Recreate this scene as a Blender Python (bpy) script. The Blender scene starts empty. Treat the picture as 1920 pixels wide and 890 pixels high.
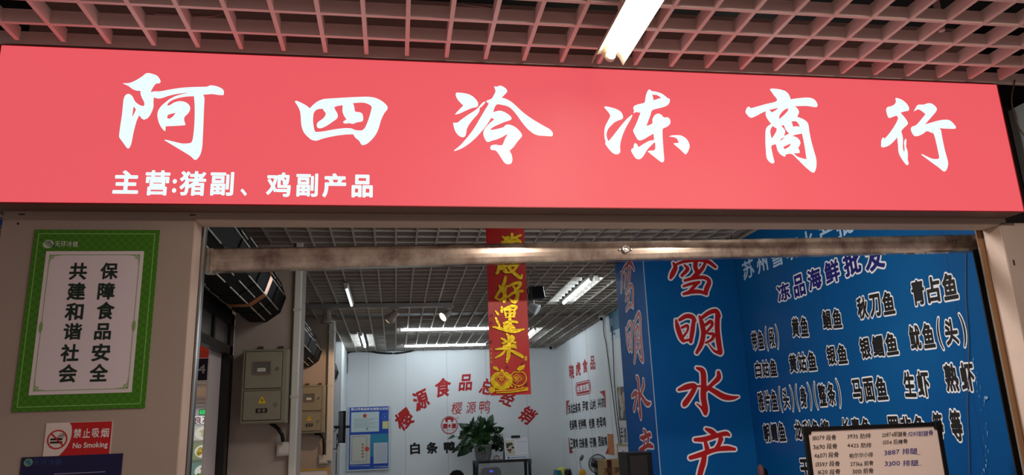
import bpy, math, random
import numpy as np
from mathutils import Vector, Matrix

random.seed(4)
SC = bpy.context.scene
COL = SC.collection

# ------------------------------------------------------------------ camera
FPX = 1367.43                                  # focal length in pixels of a 1920 px wide frame
R = np.array([[0.98758, 0.0022, 0.15703], [-0.15268, 0.24740, 0.95681], [-0.03674, -0.96891, 0.24467]])
CAM = np.array([0.0, -2.6, 1.6])
cam = bpy.data.cameras.new('camera')
cam.sensor_width = 36.0
cam.lens = FPX / 1920 * 36.0
cam.clip_start = 0.02
cam_ob = bpy.data.objects.new('camera', cam)
COL.objects.link(cam_ob)
r_, d_, f_ = R[:, 0], R[:, 1], R[:, 2]
cam_ob.matrix_world = Matrix(((r_[0], -d_[0], -f_[0], CAM[0]), (r_[1], -d_[1], -f_[1], CAM[1]),
                              (r_[2], -d_[2], -f_[2], CAM[2]), (0, 0, 0, 1)))
SC.camera = cam_ob

# ------------------------------------------------------------------ light and exposure
SC.view_settings.view_transform = 'Standard'
SC.view_settings.look = 'None'
SC.view_settings.exposure = 0.0
SC.view_settings.gamma = 1.0
SC.view_settings.use_curve_mapping = False
world = bpy.data.worlds.new('world')
SC.world = world
world.use_nodes = True
world.node_tree.nodes['Background'].inputs[0].default_value = (1.0, 0.70, 0.66, 1)
world.node_tree.nodes['Background'].inputs[1].default_value = 0.25


def lamp(name, kind, loc, energy, color, **kw):
    l = bpy.data.lights.new(name, kind)
    l.energy = energy
    l.color = color
    for k, v in kw.items():
        if k != 'aim':
            setattr(l, k, v)
    o = bpy.data.objects.new(name, l)
    COL.objects.link(o)
    o.location = loc
    if 'aim' in kw:
        o.rotation_euler = (Vector(kw['aim']) - Vector(loc)).to_track_quat('-Z', 'Y').to_euler()
    return o


# warm lamps of the market aisle, high up behind the viewer
lamp('aisle_lamp', 'SPOT', (0.80, -1.8, 2.94), 66, (1.0, 0.80, 0.66), spot_size=2.5, spot_blend=0.8, shadow_soft_size=0.035, aim=(0.8, -0.5, 1.0))
lamp('aisle_lamp', 'SPOT', (1.98, -1.8, 2.94), 66, (1.0, 0.80, 0.66), spot_size=2.5, spot_blend=0.8, shadow_soft_size=0.035, aim=(1.98, -0.5, 1.0))
# unseen area lights added to brighten the blue boards and the near pillar
lamp('bay_fill', 'AREA', (0.9, 0.75, 2.96), 44, (1.0, 0.95, 0.90), shape='RECTANGLE', size=0.08, size_y=1.0, aim=(2.7, 0.9, 1.0))
lamp('bay_fill', 'AREA', (0.5, 1.7, 2.92), 13, (1.0, 0.95, 0.88), shape='RECTANGLE', size=1.2, size_y=0.08, aim=(0.3, 2.2, 0))

SIGN_E, TUBE_E, TUBE_IN_E = 0.92, 38.0, 42.0

# ------------------------------------------------------------------ materials
def lin(c):
    return tuple((x / 255 / 12.92 if x / 255 <= 0.04045 else ((x / 255 + 0.055) / 1.055) ** 2.4) for x in c)


_mats = {}


def mat(name, rgb, rough=0.6, metal=0.0, emit=0.0, noise=0.0, nscale=6.0, spec=0.5, rgb2=None, stretch=None, bump=0.0):
    if name in _mats:
        return _mats[name]
    m = bpy.data.materials.new(name)
    m.use_nodes = True
    nt = m.node_tree
    b = nt.nodes['Principled BSDF']
    c = lin(rgb)
    b.inputs['Base Color'].default_value = (*c, 1)
    b.inputs['Roughness'].default_value = rough
    b.inputs['Metallic'].default_value = metal
    b.inputs['Specular IOR Level'].default_value = spec
    if emit:
        b.inputs['Emission Color'].default_value = (*c, 1)
        b.inputs['Emission Strength'].default_value = emit
        b.inputs['Base Color'].default_value = (*[x * 0.12 for x in c], 1)
    if noise or rgb2 or bump:
        tc = nt.nodes.new('ShaderNodeTexCoord')
        mp = nt.nodes.new('ShaderNodeMapping')
        if stretch:
            mp.inputs['Scale'].default_value = stretch
        nz = nt.nodes.new('ShaderNodeTexNoise')
        nz.inputs['Scale'].default_value = nscale
        nz.inputs['Detail'].default_value = 5
        nt.links.new(tc.outputs['Object'], mp.inputs[0])
        nt.links.new(mp.outputs[0], nz.inputs['Vector'])
        if noise or rgb2:
            cr = nt.nodes.new('ShaderNodeValToRGB')
            c2 = lin(rgb2) if rgb2 else tuple(x * (1 - noise) for x in c)
            cr.color_ramp.elements[0].position = 0.35
            cr.color_ramp.elements[1].position = 0.65
            cr.color_ramp.elements[0].color = (*c2, 1)
            cr.color_ramp.elements[1].color = (*c, 1)
            nt.links.new(nz.outputs[0], cr.inputs[0])
            nt.links.new(cr.outputs[0], b.inputs['Base Color'])
        if bump:
            bp = nt.nodes.new('ShaderNodeBump')
            bp.inputs['Strength'].default_value = bump
            bp.inputs['Distance'].default_value = 0.002
            nt.links.new(nz.outputs[0], bp.inputs['Height'])
            nt.links.new(bp.outputs[0], b.inputs['Normal'])
    _mats[name] = m
    return m


WALL = mat('painted_wall', (172, 160, 150), 0.75, noise=0.10, nscale=2.5)
WHITEWALL = mat('white_panel_wall', (222, 226, 228), 0.55, noise=0.04, nscale=1.5)
REVEAL = mat('reveal_plaster', (214, 192, 178), 0.75, noise=0.12, nscale=4)
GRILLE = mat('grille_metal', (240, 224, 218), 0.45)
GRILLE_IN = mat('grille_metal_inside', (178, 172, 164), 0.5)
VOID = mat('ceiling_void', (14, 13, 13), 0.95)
FLOOR = mat('floor_tile', (176, 168, 160), 0.4, noise=0.1)
BLACK = mat('black_metal', (18, 18, 19), 0.4)
BLACKPL = mat('black_plastic', (10, 10, 11), 0.5, spec=0.25)
INK = mat('black_ink', (8, 9, 11), 0.6)
DARKGREEN = mat('dark_green_ink', (6, 42, 28), 0.6)
WHITEINK = mat('white_ink', (228, 228, 232), 0.6)
REDINK = mat('red_vinyl', (178, 14, 16), 0.45)
REDINK2 = mat('dull_red_vinyl', (168, 22, 24), 0.5)
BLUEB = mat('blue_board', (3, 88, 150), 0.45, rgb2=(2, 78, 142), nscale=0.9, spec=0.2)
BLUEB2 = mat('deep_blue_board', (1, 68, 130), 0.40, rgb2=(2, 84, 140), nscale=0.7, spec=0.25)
NAVYINK = mat('navy_ink', (14, 18, 104), 0.6)
GREEN = None
GREENLINE = mat('light_green_print', (128, 190, 96), 0.5)
PAPER = mat('white_print', (226, 218, 226), 0.6)
NAVY = mat('navy_print', (8, 14, 70), 0.45)
STEEL = None
METERGREY = mat('meter_box_paint', (140, 136, 116), 0.5, noise=0.08, nscale=8)
CHROME = mat('chrome', (200, 200, 200), 0.2, 1.0)
GREYPL = mat('grey_plastic', (196, 196, 190), 0.5)
GLASSDARK = mat('dark_window', (96, 96, 90), 0.15)
YELLOW = mat('yellow_sticker', (226, 190, 30), 0.6)
GOLD = mat('gold_foil', (234, 216, 46), 0.3, 0.55, rgb2=(206, 180, 24), nscale=70, bump=0.6)
BANNER = mat('red_banner_paper', (186, 10, 20), 0.4, noise=0.12, nscale=25)
BANNERDARK = mat('dark_red_print', (120, 6, 14), 0.5)
TRUNK = mat('trunking_plastic', (206, 206, 198), 0.5)
CREAM = mat('cream_enamel', (226, 216, 190), 0.35)
TUBE = mat('lit_tube', (240, 255, 246), 0.4, emit=TUBE_E)
TUBE_IN = mat('lit_tube_inside', (234, 247, 255), 0.4, emit=TUBE_IN_E)
SIGNRED = mat('backlit_red_acrylic', (240, 94, 102), 0.5, emit=SIGN_E, spec=0.3)
SIGNWHITE = mat('backlit_white_acrylic', (214, 250, 252), 0.35, emit=1.25)
SIGNCASE = mat('sign_case', (120, 92, 80), 0.6)
SIGNTRIM = mat('sign_edge_trim', (150, 20, 26), 0.5)
CARD = mat('cardboard', (168, 138, 96), 0.8, noise=0.1)
LEAF = mat('pothos_leaf', (20, 62, 20), 0.35, rgb2=(7, 28, 9), nscale=9)
WARMLAMP = mat('lit_spot_lens', (255, 226, 180), 0.3, emit=9.0)
SPOTBODY = mat('spot_body', (150, 138, 132), 0.4)


def steel_material():
    m = bpy.data.materials.new('stained_steel')
    m.use_nodes = True
    nt = m.node_tree
    b = nt.nodes['Principled BSDF']
    b.inputs['Metallic'].default_value = 0.6
    tc = nt.nodes.new('ShaderNodeTexCoord')
    n1 = nt.nodes.new('ShaderNodeTexNoise')
    n1.inputs['Scale'].default_value = 9
    n1.inputs['Detail'].default_value = 7
    n1.inputs['Roughness'].default_value = 0.65
    nt.links.new(tc.outputs['Object'], n1.inputs['Vector'])
    cr = nt.nodes.new('ShaderNodeValToRGB')
    cr.color_ramp.elements[0].position = 0.36
    cr.color_ramp.elements[0].color = (*lin((132, 116, 108)), 1)
    cr.color_ramp.elements[1].position = 0.62
    cr.color_ramp.elements[1].color = (*lin((206, 198, 184)), 1)
    nt.links.new(n1.outputs[0], cr.inputs[0])
    nt.links.new(cr.outputs[0], b.inputs['Base Color'])
    mr = nt.nodes.new('ShaderNodeMapRange')
    mr.inputs[3].default_value = 0.24
    mr.inputs[4].default_value = 0.08
    nt.links.new(n1.outputs[0], mr.inputs[0])
    nt.links.new(mr.outputs[0], b.inputs['Roughness'])
    return m


STEEL = steel_material()


def lattice_green():
    m = bpy.data.materials.new('green_lattice_print')
    m.use_nodes = True
    nt = m.node_tree
    b = nt.nodes['Principled BSDF']
    b.inputs['Roughness'].default_value = 0.5
    tc = nt.nodes.new('ShaderNodeTexCoord')
    vals = []
    for a in (45, -45):
        mp = nt.nodes.new('ShaderNodeMapping')
        mp.inputs['Rotation'].default_value = (0, math.radians(a), 0)
        w = nt.nodes.new('ShaderNodeTexWave')
        w.bands_direction = 'X'
        w.inputs['Scale'].default_value = 16
        nt.links.new(tc.outputs['Object'], mp.inputs[0])
        nt.links.new(mp.outputs[0], w.inputs['Vector'])
        vals.append(w)
    mx = nt.nodes.new('ShaderNodeMath')
    mx.operation = 'MAXIMUM'
    nt.links.new(vals[0].outputs['Fac'], mx.inputs[0])
    nt.links.new(vals[1].outputs['Fac'], mx.inputs[1])
    cr = nt.nodes.new('ShaderNodeValToRGB')
    cr.color_ramp.elements[0].position = 0.86
    cr.color_ramp.elements[0].color = (*lin((66, 134, 10)), 1)
    cr.color_ramp.elements[1].position = 0.98
    cr.color_ramp.elements[1].color = (*lin((50, 112, 8)), 1)
    nt.links.new(mx.outputs[0], cr.inputs[0])
    nt.links.new(cr.outputs[0], b.inputs['Base Color'])
    return m


GREEN = lattice_green()

# ------------------------------------------------------------------ helpers: pixels to points on real planes
def ray(px, py):
    return R @ np.array([px - 960.0, py - 445.0, FPX])


def onY(px, py, Y):
    d = ray(px, py)
    return CAM + d * (Y - CAM[1]) / d[1]


def onX(px, py, X):
    d = ray(px, py)
    return CAM + d * (X - CAM[0]) / d[0]


def onZ(px, py, Z):
    d = ray(px, py)
    return CAM + d * (Z - CAM[2]) / d[2]


class Plane:
    def __init__(self, O, U, V):
        self.O = np.array(O, float)
        self.U = np.array(U, float) / np.linalg.norm(U)
        self.V = np.array(V, float) / np.linalg.norm(V)
        self.N = np.cross(self.U, self.V)

    def uv(self, px, py):
        d = ray(px, py)
        t = ((self.O - CAM) @ self.N) / (d @ self.N)
        q = CAM + d * t - self.O
        return np.array([q @ self.U, q @ self.V])

    def p(self, u, v, lift=0.0):
        return self.O + self.U * u + self.V * v + self.N * lift


# ------------------------------------------------------------------ helpers: meshes and objects
ORIGIN = {}


class MB:
    def __init__(self):
        self.v, self.f, self.m, self.s = [], [], [], []

    def add(self, vs, fs, mi=0, smooth=False):
        o = len(self.v)
        self.v += [tuple(map(float, q)) for q in vs]
        for f in fs:
            self.f.append([i + o for i in f])
            self.m.append(mi)
            self.s.append(smooth)
        return self

    def box(self, x0, y0, z0, x1, y1, z1, mi=0):
        return self.hexa([(x0, y0, z0), (x1, y0, z0), (x1, y1, z0), (x0, y1, z0)], [(x0, y0, z1), (x1, y0, z1), (x1, y1, z1), (x0, y1, z1)], mi)

    def hexa(self, a, b, mi=0):
        return self.add(list(a) + list(b), [(3, 2, 1, 0), (4, 5, 6, 7), (0, 1, 5, 4), (1, 2, 6, 5), (2, 3, 7, 6), (3, 0, 4, 7)], mi)

    def slab(self, P, u0, v0, u1, v1, l0, l1, mi=0):
        a = [P.p(u, v, l0) for u, v in ((u0, v0), (u1, v0), (u1, v1), (u0, v1))]
        b = [P.p(u, v, l1) for u, v in ((u0, v0), (u1, v0), (u1, v1), (u0, v1))]
        return self.hexa(a, b, mi)

    def slab_c(self, P, u0, v0, u1, v1, l0, l1, bev=0.006, mi=0):
        """a slab with a chamfered front edge"""
        a = [P.p(u, v, l0) for u, v in ((u0, v0), (u1, v0), (u1, v1), (u0, v1))]
        b = [P.p(u, v, l1 - bev) for u, v in ((u0, v0), (u1, v0), (u1, v1), (u0, v1))]
        c = [P.p(u, v, l1) for u, v in ((u0 + bev, v0 + bev), (u1 - bev, v0 + bev), (u1 - bev, v1 - bev), (u0 + bev, v1 - bev))]
        fs = [(3, 2, 1, 0), (8, 9, 10, 11)]
        for k in (0, 4):
            for i in range(4):
                j = (i + 1) % 4
                fs.append((k + i, k + j, k + 4 + j, k + 4 + i))
        return self.add(a + b + c, fs, mi)

    def ring(self, P, u0, v0, u1, v1, w, l0, l1, mi=0):
        for q in ((u0, v0, u1, v0 + w), (u0, v1 - w, u1, v1), (u0, v0 + w, u0 + w, v1 - w), (u1 - w, v0 + w, u1, v1 - w)):
            self.slab(P, *q, l0, l1, mi)
        return self

    def disc(self, P, u, v, ru, rv, lift, n=32, mi=0, inner=0.0, l0=None):
        ts = [2 * math.pi * i / n for i in range(n)]
        outer = [P.p(u + ru * math.cos(t), v + rv * math.sin(t), lift) for t in ts]
        if inner:
            inn = [P.p(u + ru * inner * math.cos(t), v + rv * inner * math.sin(t), lift) for t in ts]
            self.add(outer + inn, [(i, (i + 1) % n, n + (i + 1) % n, n + i) for i in range(n)], mi)
        else:
            self.add(outer, [list(range(n))], mi)
        return self

    def poly(self, P, pts, lift, mi=0):
        return self.add([P.p(a, b, lift) for a, b in pts], [list(range(len(pts)))], mi)

    def tube(self, pts, r, n=10, mi=0, caps=True):
        pts = [np.array(p, float) for p in pts]
        rs = r if isinstance(r, (list, tuple)) else [r] * len(pts)
        rings, ref = [], None
        for i, p in enumerate(pts):
            t = pts[min(i + 1, len(pts) - 1)] - pts[max(i - 1, 0)]
            t = t / (np.linalg.norm(t) + 1e-12)
            if ref is None:
                ref = np.array([0, 0, 1.0]) if abs(t[2]) < 0.9 else np.array([1.0, 0, 0])
            a = np.cross(t, ref)
            a /= np.linalg.norm(a) + 1e-12
            b = np.cross(t, a)
            ref = -np.cross(t, a) if False else ref
            rings.append([p + rs[i] * (a * math.cos(2 * math.pi * k / n) + b * math.sin(2 * math.pi * k / n)) for k in range(n)])
        vs = [q for g in rings for q in g]
        fs = []
        for i in range(len(pts) - 1):
            for k in range(n):
                fs.append((i * n + k, i * n + (k + 1) % n, (i + 1) * n + (k + 1) % n, (i + 1) * n + k))
        self.add(vs, fs, mi, True)
        if caps:
            self.add(rings[0], [list(range(n))], mi)
            self.add(rings[-1], [list(range(n))[::-1]], mi)
        return self

    def lathe(self, c, prof, n=24, mi=0, axis=(0, 0, 1)):
        ax = np.array(axis, float)
        ax /= np.linalg.norm(ax)
        a = np.cross(ax, (1, 0, 0) if abs(ax[0]) < 0.9 else (0, 1, 0))
        a /= np.linalg.norm(a)
        b = np.cross(ax, a)
        vs, fs = [], []
        for r, h in prof:
            for k in range(n):
                t = 2 * math.pi * k / n
                vs.append(np.array(c) + ax * h + r * (a * math.cos(t) + b * math.sin(t)))
        for i in range(len(prof) - 1):
            for k in range(n):
                fs.append((i * n + k, i * n + (k + 1) % n, (i + 1) * n + (k + 1) % n, (i + 1) * n + k))
        self.add(vs, fs, mi, True)
        self.add(vs[:n], [list(range(n))[::-1]], mi)
        self.add(vs[-n:], [list(range(n))], mi)
        return self

    def prism(self, prof, p0, p1, A, B, mi=0, smooth=False, close=True):
        """profile points (a, b) along axes A, B swept from p0 to p1"""
        A, B, p0, p1 = (np.array(q, float) for q in (A, B, p0, p1))
        n = len(prof)
        vs = [p0 + A * a + B * b for a, b in prof] + [p1 + A * a + B * b for a, b in prof]
        rng = range(n) if close else range(n - 1)
        self.add(vs, [(i, (i + 1) % n, n + (i + 1) % n, n + i) for i in rng], mi, smooth)
        if close:
            self.add(vs[:n], [list(range(n))[::-1]], mi)
            self.add(vs[n:], [list(range(n))], mi)
        return self

    def build(self, name, mats, parent=None, loc=None, kind=None, label=None, cat=None, group=None):
        mats = mats if isinstance(mats, (list, tuple)) else [mats]
        me = bpy.data.meshes.new(name)
        if parent is not None:
            o0 = ORIGIN[parent.name]
        elif loc is not None:
            o0 = np.array(loc, float)
        else:
            a = np.array(self.v)
            lo, hi = a.min(0), a.max(0)
            o0 = np.array([(lo[0] + hi[0]) / 2, (lo[1] + hi[1]) / 2, lo[2]])
        vv = np.array(self.v) - o0
        me.from_pydata(vv.tolist(), [], self.f)
        for m in mats:
            me.materials.append(m)
        me.polygons.foreach_set('material_index', self.m)
        me.polygons.foreach_set('use_smooth', self.s)
        me.update()
        o = bpy.data.objects.new(name, me)
        COL.objects.link(o)
        if parent is not None:
            o.parent = parent
            ORIGIN[o.name] = o0
        else:
            o.location = o0
            ORIGIN[o.name] = o0
        if kind:
            o['kind'] = kind
        if label:
            o['label'] = label
        if cat:
            o['category'] = cat
        if group:
            o['group'] = group
        return o


def thing(name, label, cat, loc, group=None):
    o = bpy.data.objects.new(name, None)
    o.empty_display_size = 0.05
    COL.objects.link(o)
    o.location = [float(q) for q in loc]
    ORIGIN[o.name] = np.array(loc, float)
    o['label'] = label
    o['category'] = cat
    if group:
        o['group'] = group
    return o


# ------------------------------------------------------------------ helpers: lettering
_glyph = {}


def glyph(ch):
    """outline edges and fill of a character in em units"""
    if ch in _glyph:
        return _glyph[ch]
    c = bpy.data.curves.new('glyph', 'FONT')
    c.body = ch
    c.resolution_u = 3
    o = bpy.data.objects.new('glyph', c)
    COL.objects.link(o)
    dg = bpy.context.evaluated_depsgraph_get()
    me = o.evaluated_get(dg).to_mesh()
    vs = np.array([v.co[:2] for v in me.vertices]) if len(me.vertices) else np.zeros((0, 2))
    fs = [list(p.vertices) for p in me.polygons]
    cnt = {}
    for f in fs:
        for i in range(len(f)):
            k = tuple(sorted((f[i], f[(i + 1) % len(f)])))
            cnt[k] = cnt.get(k, 0) + 1
    ed = np.array([k for k, n in cnt.items() if n == 1], int).reshape(-1, 2)
    o.evaluated_get(dg).to_mesh_clear()
    bpy.data.objects.remove(o)
    bpy.data.curves.remove(c)
    _glyph[ch] = (vs, fs, ed)
    return _glyph[ch]


def field_mesh(F, xs, ys):
    """fills the region F < 0 of a sampled field"""
    vs, fs = [], []
    ins = F < 0
    for j in range(len(ys) - 1):
        run = None
        for i in range(len(xs) - 1):
            c = ((i, j), (i + 1, j), (i + 1, j + 1), (i, j + 1))
            k = [ins[b, a] for a, b in c]
            if all(k):
                if run is None:
                    run = i
                continue
            if run is not None:
                n = len(vs)
                vs += [(xs[run], ys[j]), (xs[i], ys[j]), (xs[i], ys[j + 1]), (xs[run], ys[j + 1])]
                fs.append((n, n + 1, n + 2, n + 3))
                run = None
            if any(k):
                n = len(vs)
                for q in range(4):
                    a, b = c[q], c[(q + 1) % 4]
                    fa, fb = F[a[1], a[0]], F[b[1], b[0]]
                    if fa < 0:
                        vs.append((xs[a[0]], ys[a[1]]))
                    if (fa < 0) != (fb < 0):
                        t = fa / (fa - fb)
                        vs.append((xs[a[0]] + t * (xs[b[0]] - xs[a[0]]), ys[a[1]] + t * (ys[b[1]] - ys[a[1]])))
                if len(vs) - n >= 3:
                    fs.append(tuple(range(n, len(vs))))
                else:
                    del vs[n:]
        if run is not None:
            n = len(vs)
            e = len(xs) - 1
            vs += [(xs[run], ys[j]), (xs[e], ys[j]), (xs[e], ys[j + 1]), (xs[run], ys[j + 1])]
            fs.append((n, n + 1, n + 2, n + 3))
    return np.array(vs).reshape(-1, 2), fs


_bold = {}


def bold(ch, r, n=56):
    """a character thickened by r em; returned in its own regular bounding box, 0..1"""
    key = (ch, round(r, 4), n)
    if key in _bold:
        return _bold[key]
    vs, fs, ed = glyph(ch)
    lo, hi = vs.min(0), vs.max(0)
    if r <= 0:
        V = vs
    else:
        pad = r * 1.15 + 0.01
        ext = hi - lo + 2 * pad
        h = max(ext) / n
        xs = lo[0] - pad + h * np.arange(int(ext[0] / h) + 2)
        ys = lo[1] - pad + h * np.arange(int(ext[1] / h) + 2)
        X, Y = np.meshgrid(xs, ys)
        D = np.full(X.shape, 9.0)
        inside = np.zeros(X.shape, bool)
        for a, b in ed:
            p, q = vs[a], vs[b]
            dx, dy = q - p
            t = np.clip(((X - p[0]) * dx + (Y - p[1]) * dy) / (dx * dx + dy * dy + 1e-12), 0, 1)
            D = np.minimum(D, np.hypot(X - p[0] - t * dx, Y - p[1] - t * dy))
            if abs(dy) > 1e-9:
                cr = ((p[1] > Y) != (q[1] > Y)) & (X < dx * (Y - p[1]) / dy + p[0])
                inside ^= cr
        F = np.where(inside, -D, D) - r
        F[np.abs(F) < 1e-7] = 1e-7
        V, fs = field_mesh(F, xs, ys)
    _bold[key] = ((V - lo) / np.maximum(hi - lo, 1e-6), fs, (hi - lo))
    return _bold[key]


def put(mb, P, ch, u, v, w, h, lift, r=0.0, rot=0.0, shear=0.0, mi=0, n=56):
    """draws one character, box centre (u, v), box size w x h, on plane P"""
    V, fs, _ = bold(ch, r, n)
    q = (V - 0.5) * np.array([w, h])
    q = q + np.stack([q[:, 1] * shear, np.zeros(len(q))], 1)
    c, s = math.cos(rot), math.sin(rot)
    mb.add([P.p(u + a * c - b * s, v + a * s + b * c, lift) for a, b in q], fs, mi)


def put_px(mb, P, ch, x0, y0, x1, y1, lift, **k):
    """the same, with the box measured in the photograph"""
    ym, xm = (y0 + y1) / 2, (x0 + x1) / 2
    a, b = P.uv(x0, ym), P.uv(x1, ym)
    c, d = P.uv(xm, y1), P.uv(xm, y0)
    m = P.uv(xm, ym)
    put(mb, P, ch, m[0], m[1], b[0] - a[0], d[1] - c[1], lift, **k)


def put_line(mb, P, text, a, b, h, lift, r=0.0, mi=0, shear=0.0, em=1.0, n=40, jitter=0.0):
    """a line of text from a to b (plane units, left and right end), em height h"""
    a, b = np.array(a, float), np.array(b, float)
    adv = []
    for ch in text:
        if ch == ' ':
            adv.append(0.28)
        elif ord(ch) < 0x2000:
            adv.append(float(bold(ch, r, n)[2][0]) + 0.10)
        else:
            adv.append(1.0)
    tot = sum(adv)
    L = np.linalg.norm(b - a)
    rot = math.atan2(b[1] - a[1], b[0] - a[0])
    t = 0
    for ch, w in zip(text, adv):
        c = a + (b - a) * (t + w / 2) / tot
        t += w
        if ch == ' ':
            continue
        _, _, sz = bold(ch, r, n)
        cell = L * w / tot
        gw = cell * sz[0] / w * (em if w == 1.0 else 1.0)
        j = random.uniform(-jitter, jitter)
        vs, _, _ = glyph(ch)
        mid = (vs[:, 1].min() + vs[:, 1].max()) / 2 - 0.37
        put(mb, P, ch, c[0], c[1] + (j * 0.4 + mid) * h, gw, h * sz[1], lift, r, rot + j * 0.2, shear, mi, n)


def smooth_line(pts, k=6):
    p = np.array(pts, float)
    if len(p) < 3:
        return p
    q = np.vstack([2 * p[0] - p[1], p, 2 * p[-1] - p[-2]])
    out = []
    for i in range(1, len(q) - 2):
        for j in range(k):
            t = j / k
            out.append(0.5 * ((2 * q[i]) + (-q[i - 1] + q[i + 1]) * t + (2 * q[i - 1] - 5 * q[i] + 4 * q[i + 1] - q[i + 2]) * t * t + (-q[i - 1] + 3 * q[i] - 3 * q[i + 1] + q[i + 2]) * t ** 3))
    out.append(p[-1])
    return np.array(out)


def brush(strokes, grow=0.0, n=90):
    """brush strokes [(x, y, width), ...] as one filled outline"""
    S = [smooth_line(s) for s in strokes]
    A = np.vstack(S)
    w = A[:, 2].max() / 2 + grow
    lo, hi = A[:, :2].min(0) - w * 1.1, A[:, :2].max(0) + w * 1.1
    h = max(hi - lo) / n
    xs = lo[0] + h * np.arange(int((hi[0] - lo[0]) / h) + 2)
    ys = lo[1] + h * np.arange(int((hi[1] - lo[1]) / h) + 2)
    X, Y = np.meshgrid(xs, ys)
    F = np.full(X.shape, 1e3)
    for s in S:
        for p, q in zip(s[:-1], s[1:]):
            dx, dy = q[0] - p[0], q[1] - p[1]
            t = np.clip(((X - p[0]) * dx + (Y - p[1]) * dy) / (dx * dx + dy * dy + 1e-12), 0, 1)
            F = np.minimum(F, np.hypot(X - p[0] - t * dx, Y - p[1] - t * dy) - (p[2] + t * (q[2] - p[2])) / 2)
    F = F - grow
    F[np.abs(F) < 1e-9] = 1e-9
    return field_mesh(F, xs, ys)


def outline(contours, name):
    """closed contours (plane units) as a filled flat mesh: vertices, faces"""
    c = bpy.data.curves.new(name, 'CURVE')
    c.dimensions = '2D'
    c.fill_mode = 'BOTH'
    for pts in contours:
        p = np.array(pts, float)
        n = len(p)
        out = []
        for i in range(n):
            a, b, c2, d = p[i - 1], p[i], p[(i + 1) % n], p[(i + 2) % n]

            def corner(x, y, z):
                u, w = y - x, z - y
                return (u @ w) / (np.linalg.norm(u) * np.linalg.norm(w) + 1e-12) < 0.15
            m1 = np.zeros(2) if corner(a, b, c2) else (c2 - a) / 2
            m2 = np.zeros(2) if corner(b, c2, d) else (d - b) / 2
            L = np.linalg.norm(c2 - b)
            for m in (m1, m2):
                k = np.linalg.norm(m)
                if k > L:
                    m *= L / k
            for j in range(4):
                t = j / 4
                out.append((2 * t ** 3 - 3 * t * t + 1) * b + (t ** 3 - 2 * t * t + t) * m1 + (-2 * t ** 3 + 3 * t * t) * c2 + (t ** 3 - t * t) * m2)
        s = c.splines.new('POLY')
        s.points.add(len(out) - 1)
        s.points.foreach_set('co', [q for w in out for q in (w[0], w[1], 0, 1)])
        s.use_cyclic_u = True
    o = bpy.data.objects.new(name, c)
    COL.objects.link(o)
    dg = bpy.context.evaluated_depsgraph_get()
    me = o.evaluated_get(dg).to_mesh()
    vs = [tuple(v.co[:2]) for v in me.vertices]
    fs = [list(q.vertices) for q in me.polygons]
    o.evaluated_get(dg).to_mesh_clear()
    bpy.data.objects.remove(o)
    bpy.data.curves.remove(c)
    return vs, fs


# ------------------------------------------------------------------ the setting
YW = 0.10                                     # front wall surface
YB = 0.20                                     # back of the front wall
XL, XR, ZL = -0.725, 2.60, 2.357              # opening
FRONT = Plane((0, 0, 0), (1, 0, 0), (0, 0, 1))
WALLP = Plane((0, YW, 0), (1, 0, 0), (0, 0, 1))

MB().box(-7, -7, -0.1, 9, 0.2, 0).build('floor', FLOOR, kind='structure')
MB().box(-7, 0.2, -0.1, 9, 14, 0).build('floor', mat('pale_floor_tile', (186, 184, 180), 0.4, noise=0.1), kind='structure')
mb = MB()
mb.box(-1.36, YW, 0, XL, YB, 3.3)
mb.box(XR, YW, 0, 2.95, YB, 2.36)
mb.box(XL, YW, ZL, 2.628, YB, 3.3)
mb.build('wall_front', [WALL], kind='structure')
# plaster reveal of the opening
mb = MB()
mb.box(XL - 0.001, YW + 0.004, 0, XL + 0.003, YB, ZL)
mb.box(XR - 0.003, YW + 0.004, 0, XR + 0.001, YB, ZL)
mb.box(XL, YW + 0.004, ZL - 0.003, XR, YB, ZL + 0.001)
mb.build('trim_1', REVEAL, kind='structure')

ZG = 2.98                                     # open-cell ceiling in front of the shop
mb = MB()
x_ref = onZ(1101.7, 0, ZG)[0] + 0.008
pitch = 0.1525
for k in range(-24, 20):
    x = x_ref + k * pitch
    if -3.3 < x < 3.35:
        mb.box(x - 0.0075, -3.4, ZG, x + 0.0075, -0.022, ZG + 0.05)
for k in range(0, 23):
    y = 0.014 - k * 0.1535
    mb.box(-3.3, y - 0.0075, ZG + 0.001, 3.35, y + 0.0075, ZG + 0.051)
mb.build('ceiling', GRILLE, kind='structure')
MB().box(-4.5, -3.4, 3.42, 4.2, 0.3, 3.5).build('ceiling_slab_front', VOID, kind='structure')  # near-black slab stands in for the unlit void above the grille

# open-cell ceiling inside: it falls slightly towards the back
Z0, SL = 3.03, 0.0286


def zc(y):
    return Z0 - SL * y


def onC(px, py, dz=0.0):
    d = ray(px, py)
    t = (Z0 + dz - SL * CAM[1] - CAM[2]) / (d[2] + SL * d[1])
    return CAM + d * t


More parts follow.
